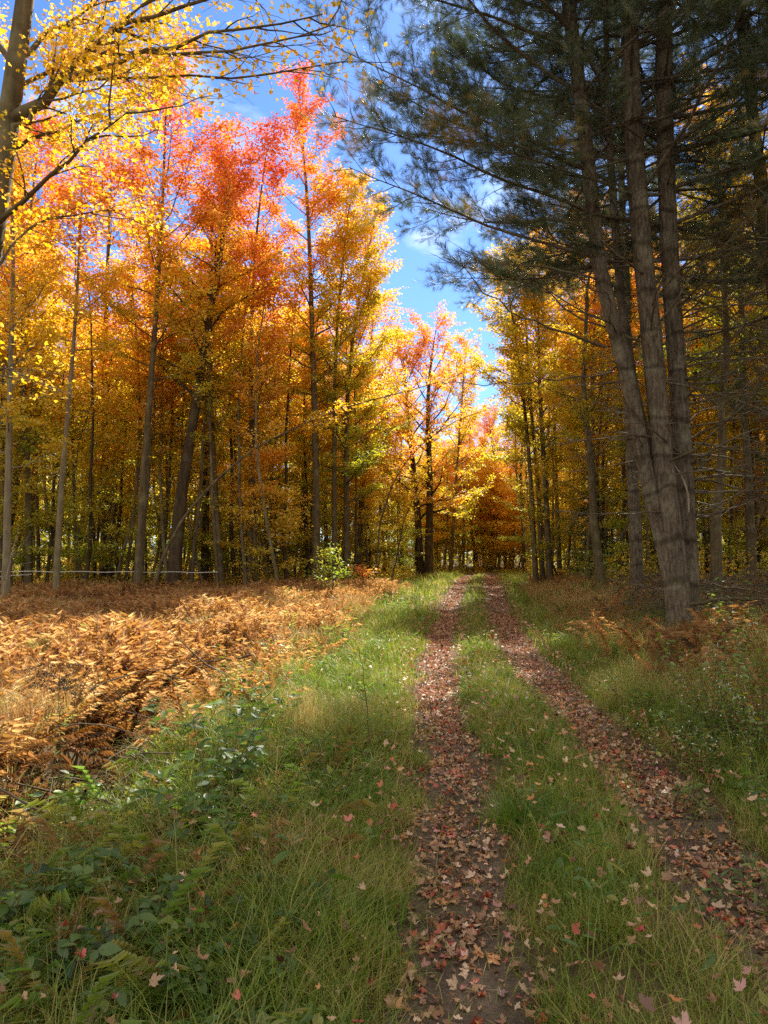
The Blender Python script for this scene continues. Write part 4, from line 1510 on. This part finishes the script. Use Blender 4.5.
# collapsed brown fronds hanging down the ditch banks
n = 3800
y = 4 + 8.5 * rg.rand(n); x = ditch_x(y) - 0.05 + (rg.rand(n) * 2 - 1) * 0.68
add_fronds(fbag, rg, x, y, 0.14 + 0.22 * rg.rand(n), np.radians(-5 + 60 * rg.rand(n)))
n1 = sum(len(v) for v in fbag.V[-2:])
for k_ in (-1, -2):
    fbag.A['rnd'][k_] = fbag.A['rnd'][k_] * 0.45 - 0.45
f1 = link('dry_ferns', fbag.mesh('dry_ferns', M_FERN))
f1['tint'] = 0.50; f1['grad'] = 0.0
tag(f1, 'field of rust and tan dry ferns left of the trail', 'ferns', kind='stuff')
fbag = Bag()
x, y = sample(16000, 3.0, 34, 1.0, None)
keep = (x - tr(y) > 0.9 + 0.9 * noise2(x, y, 0.9, 3.0)) & (noise2(x, y, 1.0, 8.0) > 0.50)
x, y = x[keep], y[keep]
add_fronds(fbag, rg, x, y, (0.28 + 0.30 * noise2(x, y, 1.3)) * (0.7 + 0.5 * rg.rand(len(x))), np.radians(25 + 50 * rg.rand(len(x))))
f2 = link('dry_ferns', fbag.mesh('dry_ferns', M_FERN))
f2['tint'] = 0.46; f2['grad'] = 0.0
tag(f2, 'patchy brown ferns and weeds on the bank around the big pine', 'ferns', kind='stuff')

# wispy dry grass standing among the ferns
db = Bag()
n = 230000
y = 5 + 24 * rg.rand(n) ** 0.9
x = (rg.rand(n) * 2 - 1) * (0.56 * y + 2)
wv_ = noise2(x, y, 0.9, 6.0)
ok = np.where(y < 13, ditch_x(y) - x > 0.50 - 1.0 * sstep(8.0, 11, y) - 0.9 * (wv_ - 0.5), x < tl(y) - 1.3 - 1.5 * wv_)
ok |= (x > tr(y) + 1.0) & (wv_ > 0.5) & (rg.rand(n) < 0.5)
x, y = x[ok], y[ok]
add_blades(db, rg, x, y, (0.30 + 0.45 * noise2(x, y, 0.8, 3.0)) * (0.5 + 0.7 * rg.rand(len(x))), 0.0022 + 0.00075 * y, 0.3 + 0.9 * rg.rand(len(x)), 2)
db.A['rnd'] = [0.95 + 0.75 * np.concatenate(db.A['rnd'])]
dg_ = link('dry_grass', db.mesh('dry_grass', M_GRASS))
tag(dg_, 'wispy tan dry grass standing among the rusty ferns', 'dry grass', kind='stuff')

# green and yellowing ferns among the brambles in the near left corner
fbag = Bag()
n = 2600
y = 1.9 + 5.2 * rg.rand(n); x = tl(y) - 0.75 - 2.6 * rg.rand(n)
ok = (noise2(x, y, 0.6, 41.0) > 0.42) & (x > -0.62 * y - 0.6)
x, y = x[ok], y[ok]
add_fronds(fbag, rg, x, y, (0.16 + 0.22 * noise2(x, y, 0.5)) * (0.7 + 0.6 * rg.rand(len(x))), np.radians(15 + 50 * rg.rand(len(x))))
f3 = link('green_ferns', fbag.mesh('green_ferns', M_PLANT))
f3['tint'] = 0.66; f3['grad'] = 0.0
tag(f3, 'low green and yellowing ferns in the near left verge', 'ferns', kind='stuff')

# low green weeds in the verges
wb = Bag()
rg = np.random.RandomState(31)
n = 90000
y = 1.9 + 22 * rg.rand(n) ** 1.35
x = (rg.rand(n) * 2 - 1) * (0.56 * y + 1.2)
nd = near_track(x, y)
out_ = np.maximum(tl(y) - x, x - tr(y))
cl = noise2(x, y, 0.45, 11.0)
near_l = (x < tl(y)) & (y < 6.5)
mid_ = (x > tl(y) + 0.4) & (x < tr(y) - 0.4) & (rg.rand(n) < 0.35)
out_ = np.where(mid_, 1.0, out_)
ok = (out_ > 0.45) & (cl > np.where(near_l, 0.36, 0.50)) & ((x > ditch_x(y) + 0.45) | (y < 4.2) | (y > 11) | ((x > ditch_x(y) - 0.6) & (rg.rand(n) < 0.45))) & (rg.rand(n) < np.where(near_l, 1.0, 0.6))
x, y, cl = x[ok], y[ok], cl[ok]
n = len(x)
pos = np.stack([x, y, hgt(x, y) + 0.02 + 0.30 * rg.rand(n) * (cl - 0.3) * 1.6], -1)
kk = rg.rand(n) < 0.5
for tv, sel, sc in ((OV_V, kk, 0.045), (NAR_V, ~kk, 0.075)):
    m = sel.sum()
    wb.scatter(tv, OV_F, pos[sel], basis(np.array([0, 0, 1.0]) + rg.normal(size=(m, 3)) * 0.5, rg.normal(size=(m, 3))), sc * (0.6 + 0.7 * rg.rand(m)) * (1 + 0.03 * pos[sel][:, 1]), rnd=rg.rand(m), hgt=np.full(m, .5))
w_ = link('weeds', wb.mesh('weeds', M_PLANT))
w_['tint'] = 0.42; w_['grad'] = 0.0
tag(w_, 'low green weeds mixed into the grass verges', 'weeds', kind='stuff')

# dead sticks and brush on the right bank and in the ditch
bb = Bag()
rg = np.random.RandomState(41)
for _ in range(1300):
    if rg.rand() < 0.8:
        y = 12.6 + 6 * rg.rand(); x = tr(y) + 2.4 + 5.5 * rg.rand()
    else:
        y = 4 + 8 * rg.rand(); x = ditch_x(y) + rg.normal() * 0.35
    az = rg.rand() * 6.28
    L = 0.35 + 1.2 * rg.rand()
    p0 = np.array(gpt(x, y, 0.02 + (0.75 if x > 2 else 0.3) * rg.rand()))
    lp = bend(rg, p0, (math.cos(az), math.sin(az), rg.normal() * 0.3), L, 5, wob=0.35)
    bb.tube(lp, np.linspace(0.004 + 0.012 * rg.rand() ** 2, 0.002, 6), 4)
b_ = link('brush', bb.mesh('brush', M_TWIG))
tag(b_, 'tangle of dead sticks on the bank behind the pine and in the ditch', 'brush', kind='stuff')

# ---- fallen leaves
rg = np.random.RandomState(51)
def folded(V, k):
    W = V.copy()
    W[:, 2] = np.abs(W[:, 0]) * k + 0.02
    W[:, 0] *= 0.55
    return W


TEMPL = [curled(MAPLE_V, 0.35, 1), curled(MAPLE_V, 0.8, 2), curled(MAPLE_V * np.array([0.85, 1, 1]), 1.5, 3), curled(MAPLE_V, 0.12, 4), folded(MAPLE_V, 0.9)]
lx, ly, ls = [], [], []
for fn, share in ((tl, 0.5), (tr, 0.5)):
    for y0, y1, n in ((1.8, 5, 1500), (5, 10, 3000), (10, 20, 5200), (20, 45, 4200)):
        y = y0 + (y1 - y0) * rg.rand(n)
        x = fn(y) + rg.normal(size=n) * (0.175 if fn is tl else 0.21)
        kp = rg.rand(n) < 0.25 + 1.3 * noise2(x, y, 0.33, 51.0)
        x, y = x[kp], y[kp]
        lx.append(x); ly.append(y)
for y0, y1, n in ((1.8, 8, 1700), (8, 20, 1500)):   # a few in the grass
    y = y0 + (y1 - y0) * rg.rand(n)
    lx.append(tl(y) - 1.6 + 4.6 * rg.rand(n)); ly.append(y)
lx = np.concatenate(lx); ly = np.concatenate(ly)
n = len(lx)
lz = hgt(lx, ly) + 0.016 + 0.015 * rg.rand(n) + np.where(near_track(lx, ly) > 0.35, 0.05 + 0.12 * rg.rand(n), 0)
size = (0.018 + 0.036 * rg.rand(n) ** 1.5) * np.where(ly > 14, 1.25, 1.0)
col = rg.rand(n)
nrm = np.array([0, 0, 1.0]) + rg.normal(size=(n, 3)) * 0.38
R = basis(nrm, np.concatenate([rg.normal(size=(n, 2)), np.zeros((n, 1))], 1))
tidx = rg.randint(5, size=n)
inview = (np.abs(lx / ly) < 0.50) & (ly > 2.55) & (near_track(lx, ly) < 0.5)
app = np.where(inview, size / ly, 0)
big = np.argsort(-app)[:300]
isbig = np.zeros(n, bool); isbig[big] = True
fb2 = Bag()
for t in range(5):
    s = (tidx == t) & ~isbig
    fb2.scatter(TEMPL[t], MAPLE_F, np.stack([lx, ly, lz], -1)[s], R[s], size[s], rnd=col[s], hgt=np.full(s.sum(), .5))
fl_ = link('leaf_litter', fb2.mesh('leaf_litter', M_FALLEN))
fl_['tint'] = 0.5; fl_['grad'] = 0.0
tag(fl_, 'brown, red and pink fallen leaves littering both wheel tracks', 'leaf litter', kind='stuff')
KINDS = [(0.10, 'dark brown'), (0.34, 'rusty brown'), (0.53, 'tan'), (0.67, 'pale buff'), (0.82, 'orange'), (0.93, 'crimson'), (1.01, 'pinkish')]
SHAPES = ['slightly cupped', 'curled', 'tightly curled', 'flat', 'folded']
leaf_me = {}
for i in big:
    ki = next(k for k, (c, _) in enumerate(KINDS) if col[i] < c)
    key = (ki, tidx[i])
    if key not in leaf_me:
        cv = (KINDS[ki][0] + (KINDS[ki - 1][0] if ki else 0)) / 2
        leaf_me[key] = make_mesh('fallen_leaf', TEMPL[tidx[i]], MAPLE_F, {'rnd': np.full(len(MAPLE_V), min(cv, .99)), 'hgt': np.full(len(MAPLE_V), .5)}, M_FALLEN)
    o = link('fallen_leaf', leaf_me[key])
    import mathutils
    M = mathutils.Matrix([[*(R[i][r] * size[i]), (lx[i], ly[i], lz[i])[r]] for r in range(3)] + [[0, 0, 0, 1]])
    o.matrix_world = M
    o['tint'] = 0.5; o['grad'] = 0.0
    sd = 'left' if abs(lx[i] - tl(ly[i])) < abs(lx[i] - tr(ly[i])) else 'right'
    dist = 'nearest stretch' if ly[i] < 3.4 else 'second stretch' if ly[i] < 4.6 else 'third stretch'
    ph = f'{SHAPES[tidx[i]]} {KINDS[ki][1]} maple leaf on the {dist} of the {sd} wheel track'
    tag(o, ph, 'fallen leaf', f'{SHAPES[tidx[i]]} {KINDS[ki][1]} leaves on the {dist} of the {sd} wheel track')

sb_ = Bag()
n = 2600
y = 1.8 + 9 * rg.rand(n) ** 1.3
x = np.where(rg.rand(n) < 0.5, tl(y), tr(y)) + rg.normal(size=n) * 0.22
a = rg.rand(n) * 6.28
L = 0.03 + 0.10 * rg.rand(n)
z = hgt(x, y) + 0.014 + 0.012 * rg.rand(n)
SV = np.array([[-0.012, 0, 0], [0.012, 0, 0], [0.03, 0.5, 0.06], [0.0, 0.5, 0.07], [0.0, 1, 0.0]])
sb_.scatter(SV, [np.array([[0, 1, 2, 3]]), np.array([[3, 2, 4]])], np.stack([x, y, z], -1), basis(np.array([0, 0, 1.0]) + rg.normal(size=(n, 3)) * 0.15, np.stack([np.cos(a), np.sin(a), 0.0 * a], -1)), L, rnd=0.75 + 0.25 * rg.rand(n))
so_ = link('straw_litter', sb_.mesh('straw_litter', M_GRASS))
tag(so_, 'dry straw and twig bits strewn over the bare wheel tracks', 'straw', kind='stuff')

# ---- single plants one can point to
def leafy_plant(name, loc, H, n_stems, leafV, leafF, lsize, per, tint, label, cat='plant', spread=0.35, tri=False, group=None, seed=0, droop=-0.3, mat=None):
    rg = np.random.RandomState(seed)
    root = empty(name, loc)
    sb, lb = Bag(), Bag()
    pos, head = [], []
    for s in range(n_stems):
        az = rg.rand() * 6.283
        d = np.array([math.cos(az) * spread, math.sin(az) * spread, 1.0])
        l = H * (0.65 + 0.45 * rg.rand())
        sp = bend(rg, np.array([rg.normal() * 0.04 * n_stems ** .5, rg.normal() * 0.04 * n_stems ** .5, -0.03]), d, l, 7, up=droop, wob=0.25)
        sb.tube(sp, np.linspace(0.0045, 0.0015, 8), 5)
        for j in range(per):
            t = 0.25 + 0.75 * (j + 0.5 * rg.rand()) / per
            p, dd = at(sp, min(t, 0.995))
            a = j * 2.4 + rg.rand()
            h = np.array([math.cos(a), math.sin(a), 0.25])
            pe = p + h * lsize * (0.5 if tri else 0.08)
            if tri:
                sb.tube([p, pe], [0.0015, 0.001], 3)
                side = np.array([-h[1], h[0], 0])
                for hh in (h, h * 0.3 + side, h * 0.3 - side):
                    pos.append(pe); head.append(hh)
            else:
                pos.append(pe); head.append(h)
    pos = np.array(pos); head = np.array(head)
    n = len(pos)
    lb.scatter(leafV, leafF, pos, basis(np.array([0, 0, 1.0]) + rg.normal(size=(n, 3)) * 0.3, head + rg.normal(size=(n, 3)) * .12), lsize * (0.7 + 0.5 * rg.rand(n)), rnd=rg.rand(n), hgt=np.clip(pos[:, 2] / H, 0, 1))
    link('stem', sb.mesh('stem', M_TWIG), root)
    c = link('foliage', lb.mesh('foliage', mat or M_PLANT), root)
    c['tint'] = tint; c['grad'] = 0.1
    tag(root, label, cat, group)
    return root


def G(px, py, Y):
    return gpt(PX(px, Y), Y)


leafy_plant('bramble', G(232, 830, 4.9), 0.75, 9, OV_V, OV_F, 0.085, 8, 0.22, 'tall dark green bramble in the middle of the left verge', tri=True, seed=1, spread=0.3)
leafy_plant('bramble', G(130, 850, 4.6), 0.45, 7, OV_V, OV_F, 0.09, 6, 0.33, 'low bramble with pale round leaves at the ditch edge', tri=True, seed=2, spread=0.6)
leafy_plant('bramble', G(60, 800, 5.9), 0.75, 9, OV_V, OV_F, 0.075, 8, 0.30, 'pale-leaved shrub standing in the dark ditch', tri=True, seed=3, spread=0.4)
leafy_plant('bramble', G(15, 900, 4.0), 0.42, 8, OV_V, OV_F, 0.08, 6, 0.45, 'bright lit bramble at the left edge above the dark verge', tri=True, seed=4, spread=0.5)
leafy_plant('bramble', G(80, 980, 3.0), 0.36, 8, OV_V, OV_F, 0.075, 6, 0.15, 'dark green bramble in the bottom left corner', tri=True, seed=5, spread=0.6)
leafy_plant('bramble', G(20, 960, 3.2), 0.34, 6, OV_V, OV_F, 0.085, 5, 0.22, 'broad-leaved bramble at the left border, below the lit one', tri=True, seed=6, spread=0.6)
leafy_plant('bramble', G(175, 930, 3.5), 0.30, 8, OV_V, OV_F, 0.055, 7, 0.28, 'small-leaved bramble between the corner bramble and the grass tuft', tri=True, seed=7, spread=0.6)
leafy_plant('bramble', G(150, 880, 4.1), 0.34, 9, OV_V, OV_F, 0.06, 7, 0.75, 'reddish brown withered bramble above the small-leaved one', tri=True, seed=8, spread=0.6)
leafy_plant('bramble', G(75, 880, 4.2), 0.34, 8, OV_V, OV_F, 0.055, 7, 0.62, 'yellowing bramble on the near ditch bank', tri=True, seed=9, spread=0.6)
leafy_plant('leafy_weed', G(285, 960, 3.2), 0.30, 6, NAR_V, OV_F, 0.13, 9, 0.12, 'dark narrow-leaved weed beside the bright grass tuft', seed=10, spread=0.5)
leafy_plant('leafy_weed', G(255, 900, 3.8), 0.34, 6, NAR_V, OV_F, 0.10, 10, 0.30, 'narrow-leaved green weed below the tall bramble', seed=11, spread=0.5)
leafy_plant('leafy_weed', G(85, 830, 5.6), 0.75, 5, NAR_V, OV_F, 0.16, 12, 0.28, 'tall weed with long drooping leaves in the ditch', seed=12, spread=0.25)
leafy_plant('leafy_weed', G(340, 650, 13), 0.8, 9, NAR_V, OV_F, 0.13, 12, 0.45, 'tall sunlit weed standing in the far left verge', seed=13, spread=0.35)
leafy_plant('leafy_weed', G(285, 668, 11.5), 0.55, 10, OV_V, OV_F, 0.09, 9, 0.45, 'sunlit leafy weed where the shadow edge crosses the verge', seed=14, spread=0.5)
leafy_plant('leafy_weed', G(305, 720, 8.4), 0.5, 9, NAR_V, OV_F, 0.08, 10, 0.30, 'dark green weed clump midway along the left verge', seed=15, spread=0.5)
for i, (px, py, Y, H, k, ls, t, lab) in enumerate((
        (205, 870, 4.3, 0.42, 'b', 0.075, 0.25, 'green bramble directly in front of the tall dark one'),
        (120, 930, 3.6, 0.34, 'b', 0.065, 0.30, 'mid-green bramble above the corner bramble'),
        (40, 860, 4.7, 0.40, 'b', 0.07, 0.55, 'yellowish bramble between the ditch and the lit edge bramble'),
        (250, 985, 2.95, 0.26, 'b', 0.055, 0.20, 'low dark bramble at the bottom edge, left of the bright tuft'),
        (170, 1000, 2.85, 0.28, 'b', 0.06, 0.40, 'light green bramble at the bottom edge beside the corner one'),
        (300, 800, 5.6, 0.42, 'n', 0.07, 0.35, 'grey-green weed behind the rust-brown tuft'),
        (350, 820, 5.3, 0.30, 'n', 0.06, 0.45, 'low fine-leaved weed near the left track, mid verge'),
        (270, 760, 7.0, 0.60, 'b', 0.08, 0.20, 'dark bramble behind and right of the tall one'),
        (190, 790, 6.2, 0.62, 'b', 0.075, 0.28, 'green bramble on the ditch lip behind the tall one'),
        (110, 810, 6.0, 0.50, 'b', 0.065, 0.36, 'pale green bramble down in the ditch'),
        (20, 830, 5.4, 0.45, 'b', 0.06, 0.80, 'red-brown bramble at the left edge of the ditch'),
        (330, 690, 10, 0.55, 'n', 0.09, 0.30, 'upright green weed by the shade line of the left verge'),
        (370, 660, 12.5, 0.50, 'n', 0.09, 0.35, 'bushy weed near the left track in the broken sun'),
        (250, 690, 10, 0.60, 'n', 0.10, 0.62, 'yellow sunlit weed behind the ditch'),
        (215, 740, 8.2, 0.50, 'n', 0.09, 0.66, 'yellowing weed beside the lower dead branch'),
        (400, 615, 19, 0.60, 'n', 0.12, 0.40, 'bright weed clump in full sun left of the track'),
        (640, 700, 8.2, 0.35, 'n', 0.07, 0.66, 'yellowish weed below the straw-coloured tuft'),
        (690, 840, 4.9, 0.34, 'n', 0.06, 0.50, 'small fine weed at the right track edge'),
        (600, 650, 12, 0.45, 'n', 0.08, 0.30, 'green weed on the right verge in front of the pine'),
        (655, 730, 7.4, 0.40, 'b', 0.06, 0.45, 'low bramble between the right track and the aster bush'),
        (560, 640, 13.5, 0.4, 'n', 0.09, 0.42, 'sunlit weed beside the right track'),
        (765, 930, 3.5, 0.34, 'n', 0.06, 0.30, 'small weed in the lower right corner'))):
    leafy_plant('bramble' if k == 'b' else 'leafy_weed', G(px, py, Y), H, 9 if k == 'b' else 10, OV_V if k == 'b' else NAR_V, OV_F, ls, 8 if k == 'b' else 14, t, lab, tri=(k == 'b'), seed=100 + i, spread=0.55)
# aster bush on the right bank
leafy_plant('aster_bush', G(738, 770, 6.0), 1.05, 46, OV_V, OV_F, 0.055, 34, 0.50, 'grey-green aster bush with pale flecks beside the right track', 'bush', seed=16, spread=0.32)
leafy_plant('aster_bush', G(700, 780, 5.7), 0.55, 22, OV_V, OV_F, 0.045, 22, 0.52, 'lower pale aster clump in front of the big aster bush', 'bush', seed=17, spread=0.5)
leafy_plant('leafy_weed', G(755, 850, 4.5), 0.45, 9, NAR_V, OV_F, 0.08, 10, 0.35, 'green weed by the right track below the aster bush', seed=18, spread=0.5)
leafy_plant('young_beech', G(735, 610, 11.5), 1.1, 6, OV_V, OV_F, 0.10, 10, 0.42, 'small beech with lit flat leaves beside the pine foot', 'shrub', seed=19, spread=0.6)
leafy_plant('young_beech', G(762, 640, 9.5), 0.9, 7, OV_V, OV_F, 0.09, 11, 0.36, 'leafy beech sprout at the right edge above the aster bush', 'shrub', seed=20, spread=0.6)
leafy_plant('leafy_weed', G(560, 600, 19), 0.5, 9, NAR_V, OV_F, 0.10, 10, 0.8, 'rusty orange weed clump in the sun left of the pine', seed=21, spread=0.5)

# pale seed fluff on the aster bushes
for o in [o for o in COL.objects if o.name.startswith('aster_bush')]:
    st = [c for c in o.children if c.name.startswith('foliage')][0]
    co = np.empty(len(st.data.vertices) * 3, np.float32)
    st.data.vertices.foreach_get('co', co)
    co = co.reshape(-1, 9, 3)[:, 4]
    rg = np.random.RandomState(5)
    co = co[(rg.rand(len(co)) < 0.18) & (co[:, 2] > 0.2)]
    b = Bag()
    for _ in range(2):
        b.scatter(OV_V, OV_F, co + rg.normal(size=co.shape) * 0.012, basis(rand_dirs(rg, len(co)), rand_dirs(rg, len(co))), 0.014)
    c = link('seed_fluff', b.mesh('seed_fluff', M_TAPE), o)
    c['kind'] = 'stuff'

# tall dead goldenrod
def goldenrod(name, base, H, label, seed, lean=(0.0, 0.0), head=True):
    rg = np.random.RandomState(seed)
    root = empty(name, base)
    sb = Bag()
    sp = poly([(0, 0, -0.05), (lean[0] * .3, 0, H * 0.4), (lean[0] * .8, 0, H * 0.8), (lean[0], lean[1], H)], 12, 0.006, seed)
    sb.tube(sp, np.linspace(0.005, 0.002, 12), 6)
    link('stem', sb.mesh('stem', M_TWIG), root)
    hb, lb = Bag(), Bag()
    pos, hd = [], []
    if head:
        for i in range(11):
            q, d = at(sp, 0.86 + 0.13 * rg.rand())
            a = rg.rand() * 6.28
            s = bend(rg, q, (math.cos(a), math.sin(a) * .6, 0.7), 0.16 + 0.13 * rg.rand(), 6, up=-1.2, wob=0.2)
            hb.tube(s, np.linspace(0.002, 0.001, 7), 3)
            for _ in range(55):
                p, _d = at(s, 0.15 + 0.84 * rg.rand())
                pos.append(p + rg.normal(size=3) * 0.008); hd.append(rg.normal(size=3))
        pos = np.array(pos); hd = np.array(hd)
        hb.scatter(OV_V, OV_F, pos, basis(rand_dirs(rg, len(pos)), hd), 0.017)
        link('seed_head', hb.mesh('seed_head', M_TWIG), root)
    pos, hd = [], []
    for j in range(40):
        p, d = at(sp, 0.15 + 0.7 * j / 40)
        a = j * 2.4
        pos.append(p); hd.append((math.cos(a), math.sin(a), -0.35))
    pos = np.array(pos); hd = np.array(hd, float)
    lb.scatter(NAR_V, OV_F, pos, basis(np.array([0, 0, 1.0]) + rg.normal(size=(40, 3)) * 0.3, hd), 0.055 * (0.6 + 0.8 * rg.rand(40)), rnd=rg.rand(40), hgt=np.full(40, .5))
    c = link('foliage', lb.mesh('foliage', M_PLANT), root)
    c['tint'] = 0.6; c['grad'] = 0.0
    tag(root, label, 'weed')


goldenrod('goldenrod', G(70, 850, 5.3), 0.87 - G(70, 850, 5.3)[2], 'tall dead goldenrod with dark curled seed head in front of the ferns', 3, lean=(-0.05, 0))
goldenrod('goldenrod', G(372, 760, 6.0), 0.9, 'leafless dry stalk rising from the centre grass', 4, lean=(-0.1, 0), head=False)

# tufts
def tuft(px, Y, n, L, w, tint_r, label, seed, rad=0.12, lean=0.7):
    rg = np.random.RandomState(seed)
    x0, y0 = PX(px, Y), Y
    x = x0 + rg.normal(size=n) * rad; y = y0 + rg.normal(size=n) * rad
    b = Bag()
    add_blades(b, rg, x, y, L * (0.5 + 0.6 * rg.rand(n)), np.full(n, w) * (0.6 + .8 * rg.rand(n)), lean * (0.4 + rg.rand(n)), 4)
    a = b.A['rnd'] = [np.concatenate(b.A['rnd']) * (tint_r[1] - tint_r[0]) + tint_r[0]]
    base = np.array(gpt(x0, y0))
    b.V = [v - base for v in b.V]
    o = link('grass_tuft', b.mesh('grass_tuft', M_GRASS), None, tuple(base))
    tag(o, label, 'grass tuft')


tuft(335, 3.0, 260, 0.36, 0.007, (0.0, 0.3), 'bright green broad-bladed grass tuft at the bottom edge', 1, 0.10, 0.6)
tuft(380, 3.4, 160, 0.26, 0.006, (0.0, 0.4), 'smaller green grass tuft against the left track edge', 2, 0.08, 0.7)
tuft(303, 6.6, 420, 0.62, 0.004, (0.95, 1.3), 'tall rust-brown dry grass tuft in the left verge', 3, 0.14, 0.25)
tuft(590, 5.2, 180, 0.42, 0.004, (0.1, 0.7), 'tall seeding grass tuft in the middle of the centre strip', 4, 0.12, 0.5)
tuft(512, 4.6, 260, 0.34, 0.006, (0.0, 0.45), 'green grass tuft on the centre strip beside the left track', 5, 0.10, 0.7)
tuft(640, 8.8, 300, 0.42, 0.006, (0.6, 1.0), 'straw-coloured grass tuft on the right bank below the pine', 6, 0.22, 0.8)
tuft(700, 9.0, 260, 0.40, 0.006, (0.6, 1.0), 'tawny grass tuft directly below the pine foot', 7, 0.2, 0.8)

# lying dead branches by the ditch
def stick(pix, ys, r0, label, seed, dz=0.0):
    pts = np.array([P(px, py, y) for (px, py), y in zip(pix, ys)])
    base = pts[0].copy()
    q = poly(pts - base, 14, 0.01, seed)
    rg = np.random.RandomState(seed)
    b = Bag()
    b.tube(q, np.linspace(r0, 0.004, 14), 6)
    for _ in range(6):
        p, d = at(q, 0.2 + 0.75 * rg.rand())
        b.tube(bend(rg, p, d + rg.normal(size=3) * 0.6, 0.12 + 0.2 * rg.rand(), 3, wob=.3), np.linspace(0.004, 0.0015, 4), 3)
    o = link('dead_branch', b.mesh('dead_branch', M_BARK_DARK), None, tuple(base))
    tag(o, label, 'dead branch')


stick([(250, 655), (228, 659), (205, 662), (190, 660)], [9.6, 9.6, 9.7, 9.8], 0.016, 'dark bare branch sticking out of the ferns, upper of two', 1)
stick([(246, 714), (215, 714), (180, 709), (140, 712)], [7.6, 7.7, 7.8, 7.9], 0.016, 'dark bare branch over the ditch, lower of two', 2)
stick([(125, 758), (150, 740), (175, 718), (190, 700)], [6.6, 6.8, 7.1, 7.3], 0.012, 'thin dark branch leaning up out of the ditch', 3)
stick([(690, 604), (725, 598), (760, 600), (790, 596)], [11.6, 11.4, 11.2, 11], 0.035, 'thick fallen branch lying beside the pine foot', 4)

# ---- where several share a description, say which one by counting from the trail or up the track
def ordinal(i):
    words = ['first', 'second', 'third', 'fourth', 'fifth', 'sixth', 'seventh', 'eighth', 'ninth', 'tenth', 'eleventh', 'twelfth']
    if i < 12:
        return words[i]
    k = i + 1
    return f"{k}{'th' if 10 < k % 100 < 14 else {1: 'st', 2: 'nd', 3: 'rd'}.get(k % 10, 'th')}"


same = {}
for o in list(COL.objects):
    if 'label' in o and o.get('kind') is None:
        same.setdefault(o['label'], []).append(o)
for lab, obs in same.items():
    if len(obs) < 2:
        continue
    if obs[0]['category'] == 'fallen leaf':
        obs.sort(key=lambda o: o.matrix_world.translation.y if o.parent is None else 0)
        for i, o in enumerate(obs):
            o['label'] = lab.replace(' on the ', f', {ordinal(i)} up the ', 1).replace('of the ', 'of ')
    else:
        obs.sort(key=lambda o: abs(o.location.x - float(tl(o.location.y)) - 0.7))
        for i, o in enumerate(obs):
            o['label'] = f'{lab}, {ordinal(i)} from the trail'
